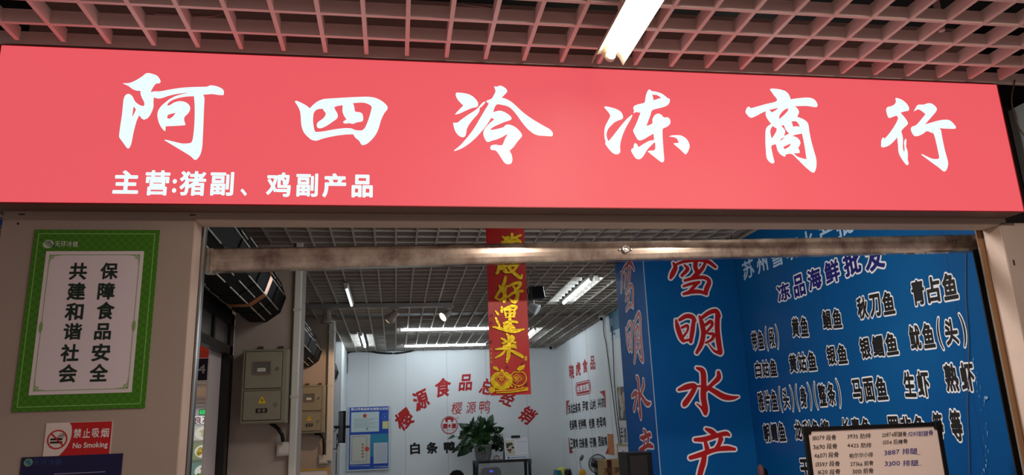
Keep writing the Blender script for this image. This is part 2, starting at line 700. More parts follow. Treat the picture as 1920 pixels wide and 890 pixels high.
YBACK, XRW, XLW = 9.35, 2.64, -0.76
xi = onC(742.5, 428)[0]
TUBES = [((752, 618.6), (935, 615)), ((759, 649), (910, 645)), ((677.5, 628), (684.5, 649.5)), ((648, 531), (660, 566)), ((1109, 524), (1056, 567.5)), ((1004, 617), (976, 639))]
TUBES3 = []
for q0, q1 in TUBES:
    a, b = onC(*q0, -.010), onC(*q1, -.010)
    if abs(a[0] - b[0]) > abs(a[1] - b[1]):      # across the room
        ym = (a[1] + b[1]) / 2
        a, b = np.array([a[0], ym, zc(ym) - .010]), np.array([b[0], ym, zc(ym) - .010])
    else:                                        # along the room
        xm = (a[0] + b[0]) / 2
        a, b = np.array([xm, a[1], zc(a[1]) - .010]), np.array([xm, b[1], zc(b[1]) - .010])
    TUBES3.append((a, b))
HOLES = [(min(a[0], b[0]) - .06, max(a[0], b[0]) + .06, min(a[1], b[1]) - .06, max(a[1], b[1]) + .06) for i, (a, b) in enumerate(TUBES3) if i != 3]
TUBES3[3] = (TUBES3[3][0] - np.array([0, 0, .036]), TUBES3[3][1] - np.array([0, 0, .036]))


def pieces(lo, hi, cuts):
    out = [(lo, hi)]
    for c0, c1 in cuts:
        nxt = []
        for p, q in out:
            if c1 <= p or c0 >= q:
                nxt.append((p, q))
            else:
                if c0 > p:
                    nxt.append((p, c0))
                if c1 < q:
                    nxt.append((c1, q))
        out = nxt
    return out


mb = MB()


def slopebox(m, x0, x1, y0, y1, h0, h1):
    m.hexa([(x0, y0, zc(y0) + h0), (x1, y0, zc(y0) + h0), (x1, y1, zc(y1) + h0), (x0, y1, zc(y1) + h0)],
           [(x0, y0, zc(y0) + h1), (x1, y0, zc(y0) + h1), (x1, y1, zc(y1) + h1), (x0, y1, zc(y1) + h1)])


for k in range(-26, 24):
    x = xi + k * 0.1525
    if -3.2 < x < 2.64:
        for p, q in pieces(0.21, YBACK, [(h[2], h[3]) for h in HOLES if h[0] < x < h[1]]):
            slopebox(mb, x - 0.007, x + 0.007, p, q, 0, 0.05)
for k in range(0, 61):
    y = 0.26 + k * 0.1525
    if 6.02 < y < 6.30 or y > YBACK:
        continue
    for p, q in pieces(-3.2, 2.636, [(h[0], h[1]) for h in HOLES if h[2] < y < h[3]]):
        slopebox(mb, p, q, y - 0.007, y + 0.007, 0.001, 0.052)
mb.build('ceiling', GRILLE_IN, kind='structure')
MB().box(-4.5, 0.3, 3.45, 4.2, 14, 3.53).build('ceiling_slab_back', VOID, kind='structure')  # painted near-black as well, so the space over the inner grille stays dark

# walls behind
MB().box(XLW - 0.6, YBACK, 0, 3.2, YBACK + 0.1, 3.4).build('wall_back', WHITEWALL, kind='structure')
MB().box(XRW, 3.62, 0, XRW + 0.1, YBACK, 3.2).build('wall_right', WHITEWALL, kind='structure')
mb = MB()
for px in (565, 600):
    pass
seam = mat('panel_seam', (150, 154, 156), 0.6)
mb = MB()
for px in (691, 760, 838, 911, 986):
    x = onY(px, 700, YBACK)[0]
    mb.box(x - 0.002, YBACK - 0.0015, 0, x + 0.002, YBACK, 2.9)
for y in (8.4, 7.4, 6.4, 5.4):
    mb.box(XRW - 0.0015, y - 0.002, 0, XRW, y + 0.002, 2.9)
mb.build('trim_2', seam, kind='structure')

# pillars on the shop-front line at the other side of the passage
PX0, PX1 = -1.145, -0.70
MB().box(PX0, 2.9, 0, PX1, 3.25, 3.3).build('wall_pillar_near', WALL, kind='structure')
MB().box(-1.14, 6.2, 0, -0.72, 6.5, 3.3).build('wall_pillar_middle', WALL, kind='structure')
MB().box(-1.12, 8.15, 0, XLW, YBACK, 3.2).build('wall_pillar_far', WHITEWALL, kind='structure')
MB().box(-1.22, 3.25, 0, -1.145, 8.15, 3.3).build('wall_left', WALL, kind='structure')
MB().box(-7, 7.0, 0, -1.22, 7.1, 3.4).build('wall_left_far', WHITEWALL, kind='structure')

# core of the blue clad corner
XB, YF, XN, YN2 = 2.72, 2.85, 1.945, 3.60
MB().box(XN + 0.006, YF + 0.006, 0, 2.9, YN2, 2.92).build('wall_corner_core', WALL, kind='structure')
MB().box(XB + 0.006, 0.36, 0, 2.9, YF + 0.006, 3.3).build('wall_side', WALL, kind='structure')
mb = MB()
a, b = onY(1208, 436, YF), onY(1370, 436, YF)
mb.box(XN + .01, YF + 0.008, 2.921, XB, YN2, 2.924)
mb.build('trim_3', mat('grey_trim', (140, 146, 150), 0.5), kind='structure')

# near-black sheet painted in for the unlit market beyond the sign
MB().box(2.73, 0.25, 0, 4.4, 0.35, 3.4).build('void_beyond', VOID, kind='structure')

# ------------------------------------------------------------------ the shop sign
sx0, sz0, sx1, sz1 = -1.396, 2.381, 2.632, 2.972
sign = thing('shop_sign', 'long backlit red shop sign with six large white brush characters above the opening', 'sign', (0.6, 0.0, sz0))
mb = MB()
mb.box(sx0, 0.006, sz0 + 0.001, sx1, YW, sz1 - 0.004)
mb.build('sign_case', SIGNCASE, sign)
MB().box(sx0 + 0.003, 0.0, sz0 + 0.004, sx1 - 0.003, 0.0055, sz1 - 0.003).build('face_panel', SIGNRED, sign)
mb = MB()
mb.ring(FRONT, sx0, sz0, sx1, sz1, 0.0035, -0.008, 0.002)
mb.build('edge_trim', SIGNTRIM, sign)

CH = {
 'a': (220, 130, 4.945, [
  [(50,130),(110,128),(170,105),(230,68),(275,37),(330,45),(375,65),(402,112),(390,130),(365,132),(345,148),(325,180),(308,215),(340,206),(400,205),(480,190),(600,172),(720,165),(830,162),(865,150),(920,158),(970,180),(988,205),(985,240),(940,238),(880,230),(797,236),(808,270),(803,380),(798,520),(792,640),(787,720),(770,790),(740,832),(718,839),(680,805),(600,755),(500,695),(435,656),(450,654),(520,670),(600,688),(660,687),(685,680),(700,650),(712,560),(718,450),(718,330),(712,250),(640,253),(560,268),(500,292),(470,318),(463,340),(490,332),(530,308),(580,296),(630,305),(665,330),(676,365),(660,405),(625,440),(620,470),(632,512),(628,518),(530,525),(449,528),(447,570),(438,571),(410,540),(385,490),(373,430),(380,385),(410,340),(450,305),(490,275),(540,250),(600,232),(678,217),(640,219),(560,228),(480,245),(410,268),(370,270),(340,259),(335,300),(335,350),(315,405),(285,450),(255,465),(235,462),(215,440),(205,424),(185,465),(170,510),(150,590),(130,690),(112,728),(100,734),(85,722),(55,680),(22,635),(18,615),(30,520),(45,420),(55,320),(62,270),(80,238),(105,229),(130,240),(148,265),(165,298),(200,328),(240,342),(252,330),(250,305),(235,275),(218,235),(214,202),(180,198),(140,182),(105,155),(75,142)],
  [(150,347),(173,373),(138,447)], [(463,440),(475,420),(543,403),(515,440),(485,458),(466,454)]]),
 'si': (540, 170, 8.09, [
  [(105,168),(125,155),(190,180),(270,222),(333,270),(390,210),(460,160),(540,130),(650,120),(900,105),(1100,96),(1220,95),(1320,110),(1400,145),(1470,195),(1508,245),(1505,285),(1470,330),(1430,400),(1400,480),(1375,570),(1340,650),(1290,720),(1220,790),(1160,822),(1120,822),(1100,795),(1080,760),(1030,720),(1005,690),(990,665),(940,663),(850,668),(740,682),(620,705),(520,730),(450,755),(400,757),(350,740),(290,690),(240,630),(210,550),(200,480),(195,400),(185,320),(160,255),(130,205)],
  [(405,610),(390,550),(380,470),(382,400),(390,345),(415,305),(460,280),(530,277),(540,300),(570,335),(570,365),(550,405),(510,440),(460,475),(438,515),(445,555),(480,572),(530,560),(600,525),(680,470),(740,425),(755,385),(745,340),(720,300),(700,252),(740,235),(830,220),(828,280),(828,320),(850,380),(888,437),(860,455),(835,475),(850,495),(880,498),(930,493),(985,503),(1040,482),(1120,468),(1140,440),(1138,395),(1120,345),(1080,328),(1020,318),(1008,270),(1000,230),(985,190),(1080,182),(1160,185),(1230,210),(1268,245),(1262,300),(1240,380),(1210,470),(1170,560),(1130,600),(1080,605),(1020,598),(960,575),(880,570),(760,580),(640,600),(540,618),(430,628)]]),
 'leng': (840, 150, 5.394, [
  [(78,150),(85,130),(120,130),(180,138),(230,155),(270,185),(300,225),(303,258),(290,273),(240,285),(180,310),(110,342),(70,349),(90,325),(156,258),(120,225),(90,185)],
  [(372,217),(375,228),(345,265),(320,285),(318,310),(300,345),(260,390),(220,440),(192,490),(180,550),(165,575),(135,577),(100,555),(70,510),(52,440),(60,433),(95,432),(130,405),(200,355),(270,310),(310,275),(345,235)],
  [(465,62),(490,70),(525,58),(560,70),(590,95),(597,120),(570,150),(541,182),(580,190),(640,222),(690,265),(760,330),(850,395),(950,455),(1030,500),(1055,530),(1058,560),(1040,570),(980,565),(920,562),(870,545),(810,500),(750,430),(700,360),(655,305),(610,270),(560,255),(488,250),(455,327),(490,317),(530,312),(580,330),(625,362),(642,388),(630,405),(570,425),(500,455),(450,480),(422,507),(480,500),(560,478),(590,453),(640,458),(690,485),(730,525),(748,560),(735,585),(700,625),(660,680),(625,715),(640,750),(650,800),(640,840),(610,852),(575,840),(545,800),(510,745),(480,713),(435,705),(428,680),(440,662),(480,655),(545,660),(570,610),(606,540),(560,570),(500,598),(440,615),(400,627),(375,600),(357,550),(365,505),(395,465),(440,420),(471,400),(434,382),(420,410),(380,470),(330,530),(270,595),(190,660),(120,700),(60,720),(65,710),(130,655),(200,575),(260,495),(320,395),(370,310),(411,240),(392,225),(388,212),(440,190),(465,150),(480,115)]]),
 'dong': (1120, 160, 5.742, [
  [(72,238),(85,228),(150,240),(210,260),(255,290),(275,335),(270,360),(235,375),(190,395),(140,440),(110,480),(97,530),(105,575),(120,602),(180,530),(250,440),(320,360),(370,318),(376,325),(355,370),(320,430),(285,500),(260,570),(243,650),(245,715),(225,740),(195,742),(160,725),(115,675),(85,630),(88,605),(78,570),(75,500),(85,440),(115,380),(138,328),(110,280)],
  [(545,55),(565,47),(582,62),(640,72),(700,95),(755,138),(778,150),(775,185),(750,217),(690,240),(592,267),(570,320),(548,380),(525,440),(590,412),(592,370),(610,330),(650,305),(690,320),(715,345),(760,348),(782,375),(782,412),(750,445),(705,467),(700,520),(705,620),(712,720),(718,800),(705,828),(680,822),(600,760),(540,712),(560,705),(610,700),(623,680),(621,612),(600,625),(560,665),(530,700),(495,760),(460,793),(420,790),(390,755),(363,705),(370,685),(390,670),(392,640),(405,622),(425,635),(440,668),(500,630),(560,598),(612,590),(608,560),(604,520),(550,550),(490,585),(450,593),(430,580),(405,535),(385,490),(400,455),(430,385),(465,293),(440,292),(415,287),(395,300),(388,292),(395,275),(387,250),(395,225),(430,208),(507,187),(515,150),(525,100)],
  [(585,103),(640,105),(688,137),(650,147),(602,163),(598,130)],
  [(770,552),(800,540),(880,538),(920,550),(960,580),(988,630),(990,670),(970,720),(950,745),(935,735),(890,690),(817,628),(830,624),(875,620),(868,595),(850,570),(820,558)]]),
 'shang': (1390, 160, 5.235, [
  [(278,40),(300,33),(370,40),(430,58),(465,92),(481,138),(540,130),(620,122),(680,125),(720,145),(745,185),(740,212),(710,213),(650,203),(590,203),(520,205),(550,230),(564,265),(545,310),(600,330),(640,358),(657,390),(665,450),(685,550),(710,640),(732,720),(735,790),(720,845),(705,857),(680,845),(620,795),(550,725),(492,674),(432,680),(432,698),(415,697),(380,675),(355,640),(338,578),(295,592),(297,640),(310,700),(322,750),(312,765),(290,762),(260,735),(245,700),(240,640),(235,560),(235,480),(240,430),(260,400),(292,380),(255,330),(238,290),(240,255),(200,270),(150,298),(100,318),(75,310),(45,275),(40,255),(55,220),(75,210),(90,225),(150,210),(240,185),(330,163),(350,140),(320,100)],
  [(273,240),(330,228),(368,222),(300,265)], [(460,225),(455,250),(425,285),(368,335),(372,300),(395,265),(430,235)],
  [(490,355),(530,352),(555,370),(574,408),(540,402),(507,408)], [(310,398),(325,412),(345,425),(340,455),(320,490),(296,524),(285,480),(282,450),(290,420)],
  [(388,400),(415,388),(430,425),(445,450),(470,473),(440,488),(415,500),(428,460),(420,430)], [(425,515),(370,552),(390,525),(400,517)],
  [(410,603),(440,590),(483,570),(475,595),(450,615),(420,628)],
  [(495,497),(530,485),(593,473),(605,520),(620,600),(632,680),(640,725),(600,718),(550,700),(510,668),(570,662),(568,640),(558,615),(578,570),(570,540),(540,510)]]),
 'hang': (1640, 175, 5.742, [
  [(222,55),(240,52),(290,70),(340,110),(365,150),(363,185),(320,195),(275,209),(320,260),(350,305),(355,330),(330,355),(300,385),(285,410),(295,450),(302,500),(300,570),(308,620),(317,630),(320,600),(315,530),(325,495),(337,490),(338,530),(335,575),(348,610),(355,660),(353,710),(363,755),(355,770),(340,770),(310,735),(275,680),(255,630),(250,560),(240,473),(200,520),(150,562),(90,582),(70,575),(68,550),(72,500),(90,475),(105,489),(150,440),(200,370),(240,300),(250,265),(235,242),(200,250),(160,265),(142,255),(130,220),(122,175),(135,150),(180,138),(210,120),(227,90)],
  [(418,197),(440,155),(465,125),(525,122),(570,108),(610,112),(650,140),(667,170),(655,200),(600,265),(537,336),(600,318),(680,295),(750,285),(800,290),(840,320),(870,360),(868,378),(840,382),(770,380),(690,375),(710,395),(718,440),(735,530),(755,620),(780,710),(788,760),(775,815),(755,840),(735,838),(690,800),(600,735),(498,658),(510,655),(560,680),(620,705),(670,708),(690,700),(692,680),(680,620),(660,530),(645,470),(630,432),(600,420),(560,407),(510,440),(460,460),(425,458),(400,425),(387,385),(400,360),(440,345),(480,305),(545,225),(510,195),(470,173),(440,183)]]),
}
for key in ('a', 'si', 'leng', 'dong', 'shang', 'hang'):
    ox, oy, s, cs = CH[key]
    uv = [[FRONT.uv(ox + x / s, oy + y / s) for x, y in c] for c in cs]
    vs, fs = outline(uv, 'outline')
    mb = MB().add([FRONT.p(a, b, 0.0015) for a, b in vs], fs)
    mb.build('large_character', SIGNWHITE, sign)
mb = MB()
for ch, x0, y0, x1, y1, r in (('主', 212.5, 319, 261, 363.5, .034), ('营', 271.5, 318.5, 319, 367, .027), (':', 322.5, 335, 332, 362, .027), ('猪', 336.5, 320, 387, 367.5, .027), ('副', 393.5, 321.5, 439, 367.5, .027),
                             ('、', 450, 353, 464, 368, .027), ('鸡', 499, 322.5, 546, 369.5, .027), ('副', 554.5, 324.5, 597, 369.5, .027), ('产', 604.5, 324.5, 649.5, 370.5, .034), ('品', 659, 327, 699.5, 370.5, .034)):
    put_px(mb, FRONT, ch, x0 + 2, y0 + 2, x1 - 2, y1 - 2, 0.0015, r=r, n=72)
mb.build('lettering', SIGNWHITE, sign)

# ------------------------------------------------------------------ fluorescent batten with wing reflector
ZT = 2.885
pe = onZ(1140, 113, ZT)
x0 = pe[0]
y0 = pe[1]
lt = thing('fluorescent_light', 'lit fluorescent tube in a wing-shaped reflector hanging under the pink ceiling grille', 'light', (x0, y0 - 0.6, ZT))
yE = y0 - 1.22
prof = [(-.058, -.026), (-.05, -.004), (-.038, .010), (-.022, .014), (-.016, .002), (.016, .002), (.022, .014), (.036, .012), (.05, -.004), (.060, -.030),
        (.062, -.030), (.054, .002), (.040, .017), (.020, .021), (-.020, .021), (-.040, .016), (-.053, -.002), (-.060, -.026)]
MB().prism(prof, (x0, y0 + .012, ZT + .018), (x0, yE, ZT + .018), (1, 0, 0), (0, 0, 1)).build('reflector', CREAM, lt)
MB().tube([(x0, y0 - .045, ZT), (x0, yE + .03, ZT)], 0.0125, 14).build('tube', TUBE, lt)
for yy in (y0 - 0.03, yE + 0.03):
    MB().lathe((x0, yy + .012, ZT), [(.016, -.024), (.019, -.02), (.019, -.004), (.012, 0)], 16, axis=(0, 1, 0)).build('lamp_holder', CREAM, lt)
MB().box(x0 - .016, yE + .2, ZT + .039, x0 + .016, yE + .24, ZG + 0.03).build('hanger', CREAM, lt)
MB().box(x0 - .016, y0 - .24, ZT + .039, x0 + .016, y0 - .2, ZG + 0.03).build('hanger', CREAM, lt)

# ------------------------------------------------------------------ posters on the front wall
def rect_uv(P, tl, br, tr=None, bl=None):
    a, b = P.uv(*tl), P.uv(*br)
    return a[0], b[1], b[0], a[1]


def corner_ornament(mb, P, u, v, su, sv, s, lift, mi):
    for k, (a, b, r) in enumerate(((0.1, 0.1, .1), (0.32, 0.08, .07), (0.08, 0.32, .07), (0.5, 0.06, .05), (0.06, 0.5, .05), (0.24, 0.24, .07), (.68, .05, .035), (.05, .68, .035))):
        mb.disc(P, u + su * a * s, v + sv * b * s, r * s, r * s, lift, 12, mi)


po = thing('notice_poster', 'green-bordered notice poster with two columns of dark green characters', 'poster', (-1.06, YW, 1.68))
u0, v0, u1, v1 = -1.246, 1.692, -0.833, 2.316
u0, v1 = WALLP.uv(67, 431)
u1 = WALLP.uv(300, 431)[0]
v0 = WALLP.uv(150, 768)[1]
MB().slab(WALLP, u0, v0, u1, v1, 0, 0.006).build('backing_board', GREEN, po)
mb = MB()
mb.ring(WALLP, u0 + .013, v0 + .013, u1 - .013, v1 - .013, 0.003, 0.006, 0.0065)
mb.build('border_line', GREENLINE, po)
W, Hh = u1 - u0, v1 - v0
iu0 = WALLP.uv(88.5, 471)[0]
iu1 = WALLP.uv(271.5, 471)[0]
iv1 = WALLP.uv(180, 471.5)[1]
iv0 = WALLP.uv(150, 738)[1]
mb = MB()
mb.slab(WALLP, iu0, iv0, iu1, iv1, 0.006, 0.007, 0)
mb.ring(WALLP, iu0 + .012, iv0 + .012, iu1 - .012, iv1 - .012, 0.0022, 0.007, 0.0074, 1)
for su, uu in ((1, iu0 + .012), (-1, iu1 - .012)):
    for sv, vv in ((1, iv0 + .012), (-1, iv1 - .012)):
        corner_ornament(mb, WALLP, uu, vv, su, sv, 0.05, 0.0078, 1)
    mb.disc(WALLP, uu, (iv0 + iv1) / 2 - .02, .006, .02, 0.0078, 12, 1)
mb.build('paper_panel', [PAPER, mat('pale_green_print', (128, 170, 98), .6)], po)
mb = MB()
cols = (('保障食品安全', [(190, 493, 223, 524), (185, 530, 217, 562), (183, 566, 216, 599), (179, 606, 210, 637), (174, 644, 208, 677), (170, 682, 204, 715)]),
        ('共建和谐社会', [(132, 493, 165, 525), (128, 530, 162, 563), (124, 568, 158, 601), (121, 606, 155, 637), (116, 645, 150, 678), (112, 683, 146, 717)]))
for txt, bx in cols:
    for ch, (a, b, c, d) in zip(txt, bx):
        put_px(mb, WALLP, ch, a + 1, b + 1, c - 1, d - 1, 0.0078, r=0.030, n=56)
mb.build('lettering', DARKGREEN, po)
mb = MB()
c = WALLP.uv(92, 458)
mb.disc(WALLP, c[0], c[1], .0175, .0155, 0.0068, 28, 0)
for k in range(4):
    t = -0.010 + k * 0.0062
    pts = [(c[0] + t - .004 + .006 * q * q, c[1] + .012 - .006 * q * 2) for q in np.linspace(0, 2, 6)]
    pp = [(a - .0012, b) for a, b in pts] + [(a + .0016, b) for a, b in pts[::-1]]
    mb.poly(WALLP, pp, 0.0074, 1 if k > 1 else 2)
for i, ch in enumerate('天环冷链'):
    put_px(mb, WALLP, ch, 104.5 + i * 11.2, 453, 114.3 + i * 11.2, 463.5, 0.0072, r=0.02, n=40, mi=0)
mb.build('logo', [mat('pale_print', (190, 208, 190), .6), NAVY, GREEN], po)

ns = thing('no_smoking_sign', 'small red and white no smoking sign below the green poster', 'sign', (-1.03, YW, 1.545))
a = WALLP.uv(88, 793)
b = WALLP.uv(206, 851)
nu0, nv1 = a
nu1 = WALLP.uv(212, 790)[0]
nv0 = b[1]
MB().slab(WALLP, nu0, nv0, nu1, nv1, 0, 0.004).build('plate', mat('white_plate', (224, 216, 212), .5), ns)
mb = MB()
cu = nu0 + (nu1 - nu0) * .36
pts = [(nu1 - .001, nv0 + .001), (nu1 - .001, nv1 - .001), (nu0 + (nu1 - nu0) * .35, nv1 - .001)]
arc = [(nu0 + (nu1 - nu0) * q, nv0 + (nv1 - nv0) * w) for q, w in ((.385, .9), (.40, .76), (.40, .6), (.385, .44), (.35, .28), (.30, .14), (.24, .01))]
mb.poly(WALLP, pts + arc, 0.0046)
mb.build('red_field', mat('sign_red', (188, 18, 24), .5), ns)
mb = MB()
c = WALLP.uv(108.5, 823.5)
mb.disc(WALLP, c[0], c[1], .031, .031, 0.0050, 36, 0, inner=0.86)
t = math.radians(-45)
du, dv = math.cos(t), math.sin(t)
mb.poly(WALLP, [(c[0] + du * k * .029 - dv * w * .0022, c[1] + dv * k * .029 + du * w * .0022) for k, w in ((-1, -1), (1, -1), (1, 1), (-1, 1))], 0.0054, 0)
for q in (0.001, -0.009):
    mb.slab(WALLP, c[0] - .021, c[1] + q - .003, c[0] + .016, c[1] + q + .003, 0.0046, 0.0049, 1)
for q in ((.004, .008), (.010, .014), (.016, .010), (.020, .016)):
    mb.disc(WALLP, c[0] + q[0], c[1] + q[1], .005, .004, 0.0048, 14, 1, inner=0.7)
mb.build('prohibition_symbol', [mat('sign_red', (188, 18, 24), .5), INK], ns)
mb = MB()
for ch, x0_, x1_ in (('禁', 139.5, 153.5), ('止', 157, 170), ('吸', 174, 187), ('烟', 190.5, 205)):
    put_px(mb, WALLP, ch, x0_, 803.5 - (x0_ - 140) * .02, x1_, 820 - (x0_ - 140) * .02, 0.0052, r=.02, n=44)
put_line(mb, WALLP, 'No Smoking', WALLP.uv(137.5, 834.5), WALLP.uv(203.5, 832), 0.0235, 0.0052, r=.025, em=1.05)
mb.build('lettering', WHITEINK, ns)

nb = thing('information_board', 'dark navy board with a faint logo below the no smoking sign', 'board', (-1.05, YW, 1.0))
a = WALLP.uv(42, 857)
b = WALLP.uv(231, 851)
MB().slab(WALLP, a[0], 0.95, b[0], a[1], 0, 0.005).build('board', NAVY, nb)
mb = MB()
c = WALLP.uv(54.5, 866.5)
mb.disc(WALLP, c[0], c[1], .0135, .0125, 0.0056, 24, 0)
mb.poly(WALLP, [(c[0] - .010, c[1] + .004), (c[0] + .002, c[1] + .010), (c[0] + .010, c[1] - .004), (c[0] + .004, c[1] - .010)], 0.0060, 1)
for i, ch in enumerate('天环冷链'):
    put_px(mb, WALLP, ch, 64 + i * 13.6, 860.5 - i * .3, 76 + i * 13.6, 872 - i * .3, 0.0056, r=.012, n=40, mi=2)
p0, p1 = WALLP.uv(103, 888), WALLP.uv(198, 886.5)
mb.slab(WALLP, p0[0], p0[1] - .001, p1[0], p0[1] + .001, 0.005, 0.0055, 3)
mb.build('logo', [mat('logo_green', (110, 160, 120), .6), mat('logo_blue', (40, 110, 160), .6), mat('logo_faint_blue', (28, 62, 120), .6), mat('pale_line', (150, 160, 190), .6)], nb)

# nail holes and scuffs on the plaster
mb = MB()
for px, py, w, h in ((41, 401.7, .010, .0022), (361.5, 403, .010, .002), (34, 419, .003, .004), (1901, 492, .004, .012), (1917, 395, 0.008, .003)):
    c = WALLP.uv(px, py)
    mb.slab(WALLP, c[0] - w, c[1] - h, c[0] + w, c[1] + h, 0.0, 0.001)
mb.build('wall_scuffs', mat('scuff', (44, 34, 30), .8), kind='stuff', label='small dark scuffs and nail holes in the front wall plaster', cat='marks')

# ------------------------------------------------------------------ lifted bottom rail of the shutter and its guides
YS = 0.29
cL0, cL1 = onY(385, 465, YS), onY(388, 508.5, YS)
cR0, cR1 = onY(1832, 438.5, YS), onY(1832, 470, YS)
cM0, cM1 = onY(960, 455.5, YS), onY(960, 492, YS)
sr = thing('shutter_rail', 'stained stainless steel shutter bottom rail spanning the shop opening', 'shutter rail', (0.9, YS, float(cM1[2])))
mb = MB()
N = 16
pr = []
for i in range(N + 1):
    t = i / N
    x = cL0[0] + (cR0[0] - cL0[0]) * t
    tm = (cM0[0] - cL0[0]) / (cR0[0] - cL0[0])

    def quad(a, m, b):
        # parabola through the three measured heights
        return a + (b - a) * t + ((m - (a + (b - a) * tm)) / (tm * (tm - 1))) * t * (t - 1)
    zt, zb = quad(cL0[2], cM0[2], cR0[2]), quad(cL1[2], cM1[2], cR1[2])
    h = zt - zb
    pr.append([(x, YS + .004, zb), (x, YS - .001, zb + .006), (x, YS - .0018, zb + h * .3), (x, YS - .0020, zb + h * .5), (x, YS - .0018, zb + h * .72), (x, YS - .001, zt - .006), (x, YS + .004, zt), (x, YS + .045, zt), (x, YS + .045, zb)])
k = len(pr[0])
fs = [(i * k + j, i * k + (j + 1) % k, (i + 1) * k + (j + 1) % k, (i + 1) * k + j) for i in range(N) for j in range(k)]
mb.add([q for g in pr for q in g], fs, 0, False)
mb.add(pr[0], [list(range(k))])
mb.add(pr[-1], [list(range(k))[::-1]])
mb.build('rail', STEEL, sr)
c = onY(1173, 467.5, YS - .006)
mb = MB()
mb.lathe(c, [(.0175, -.002), (.0175, .004), (.014, .009), (.011, .009), (.010, .005), (.006, .005), (.005, .008)], 24, axis=(0, -1, 0))
for s in (-1, 1):
    mb.lathe(c + np.array([s * .025, 0, 0]), [(.005, -.002), (.005, .003), (.003, .004)], 12, axis=(0, -1, 0))
mb.build('lock', CHROME, sr)
mb = MB()
P = Plane(onY(1780, 455, YS - .0065), (1, 0, 0.004), (0, 0, 1))
for ch, px in (('0', 1776), ('7', 1783.5), ('2', 1790)):
    put_px(mb, P, ch, px, 449, px + 4.5, 456.5, 0.0012, r=0.0, shear=.3)
mb.build('handwriting', INK, sr)
a0, a1 = onY(383, 466, YS - .012), onY(396, 508, YS - .012)
MB().box(a0[0], YS - .012, a1[2] - .002, a1[0] + .002, YS + .05, a0[2] + .002).build('end_cap', STEEL, sr)

gm = mat('guide_brown', (132, 98, 66), 0.5)
mb = MB()
mb.box(XL - .01, 0.202, 0, XL + .004, 0.22, ZL + .3, 1)
mb.box(XL + .004, 0.206, 0, XL + .010, 0.226, ZL + .3, 0)
mb.box(XL - .02, 0.222, 0, XL + .006, 0.27, ZL + .3, 1)
mb.build('trim_4', [mat('bare_aluminium', (160, 156, 150), .35, .8), BLACK], kind='structure')
mb = MB()
gx0, gx1 = onY(1834, 480, 0.22)[0], XR
mb.box(gx0, 0.205, 0, gx1 + .1, 0.211, ZL + .3, 0)
mb.box(float(onY(1825, 470, 0.25)[0]), 0.25, 0, gx0 + .12, 0.256, float(cR1[2]) - .002, 1)
mb.box(gx0 - .004, 0.202, 0, gx0 + .001, 0.207, float(cR1[2]) - .004, 2)
mb.build('trim_5', [gm, BLACK, mat('bare_aluminium', (160, 156, 150), .35, .8)], kind='structure')

# ------------------------------------------------------------------ hanging red good-luck banner
YBN = 0.62
BP = Plane((0, YBN, 0), (1, 0, 0), (0, 0, 1))
bn = thing('hanging_banner', 'red paper scroll with gold brush characters hanging behind the steel rail', 'banner', (0.5, YBN, 1.7))
bu0 = (BP.uv(917.5, 560)[0] + BP.uv(917, 735)[0]) / 2
bu1 = (BP.uv(990.5, 560)[0] + BP.uv(993.5, 735)[0]) / 2
bv0 = BP.uv(955, 740)[1]
mb = MB()
NB = 40
bt = zc(YBN) - 0.01
for s, lf in ((0, 0.0), (1, -0.0012)):
    vs = []
    for i in range(NB + 1):
        v = bv0 + (bt - bv0) * i / NB
        w = 0.0025 * math.sin(i * 0.7)
        vs += [BP.p(bu0, v, lf + w), BP.p((bu0 + bu1) / 2, v, lf + w * .3 + 0.001), BP.p(bu1, v, lf - w)]
    fs = []
    for i in range(NB):
        for j in range(2):
            q = (i * 3 + j, i * 3 + j + 1, i * 3 + j + 4, i * 3 + j + 3)
            fs.append(q if s == 0 else q[::-1])
    mb.add(vs, fs, 0, True)
mb.build('paper', BANNER, bn)
s3 = lambda x, y, w: (900 + x / 4.942, 420 + y / 4.942, w / 4.942)
s4 = lambda x, y, w: (900 + x / 5.233, 580 + y / 5.233, w / 5.233)


def strokes_uv(P, strokes):
    out = []
    for st in strokes:
        o = []
        for x, y, w in st:
            u, v = P.uv(x, y)
            sc = abs(P.uv(x + 1, y)[0] - u)
            sv = abs(P.uv(x, y + 1)[1] - v)
            o.append((u, v, w * (sc + sv) / 2))
        out.append(o)
    return out


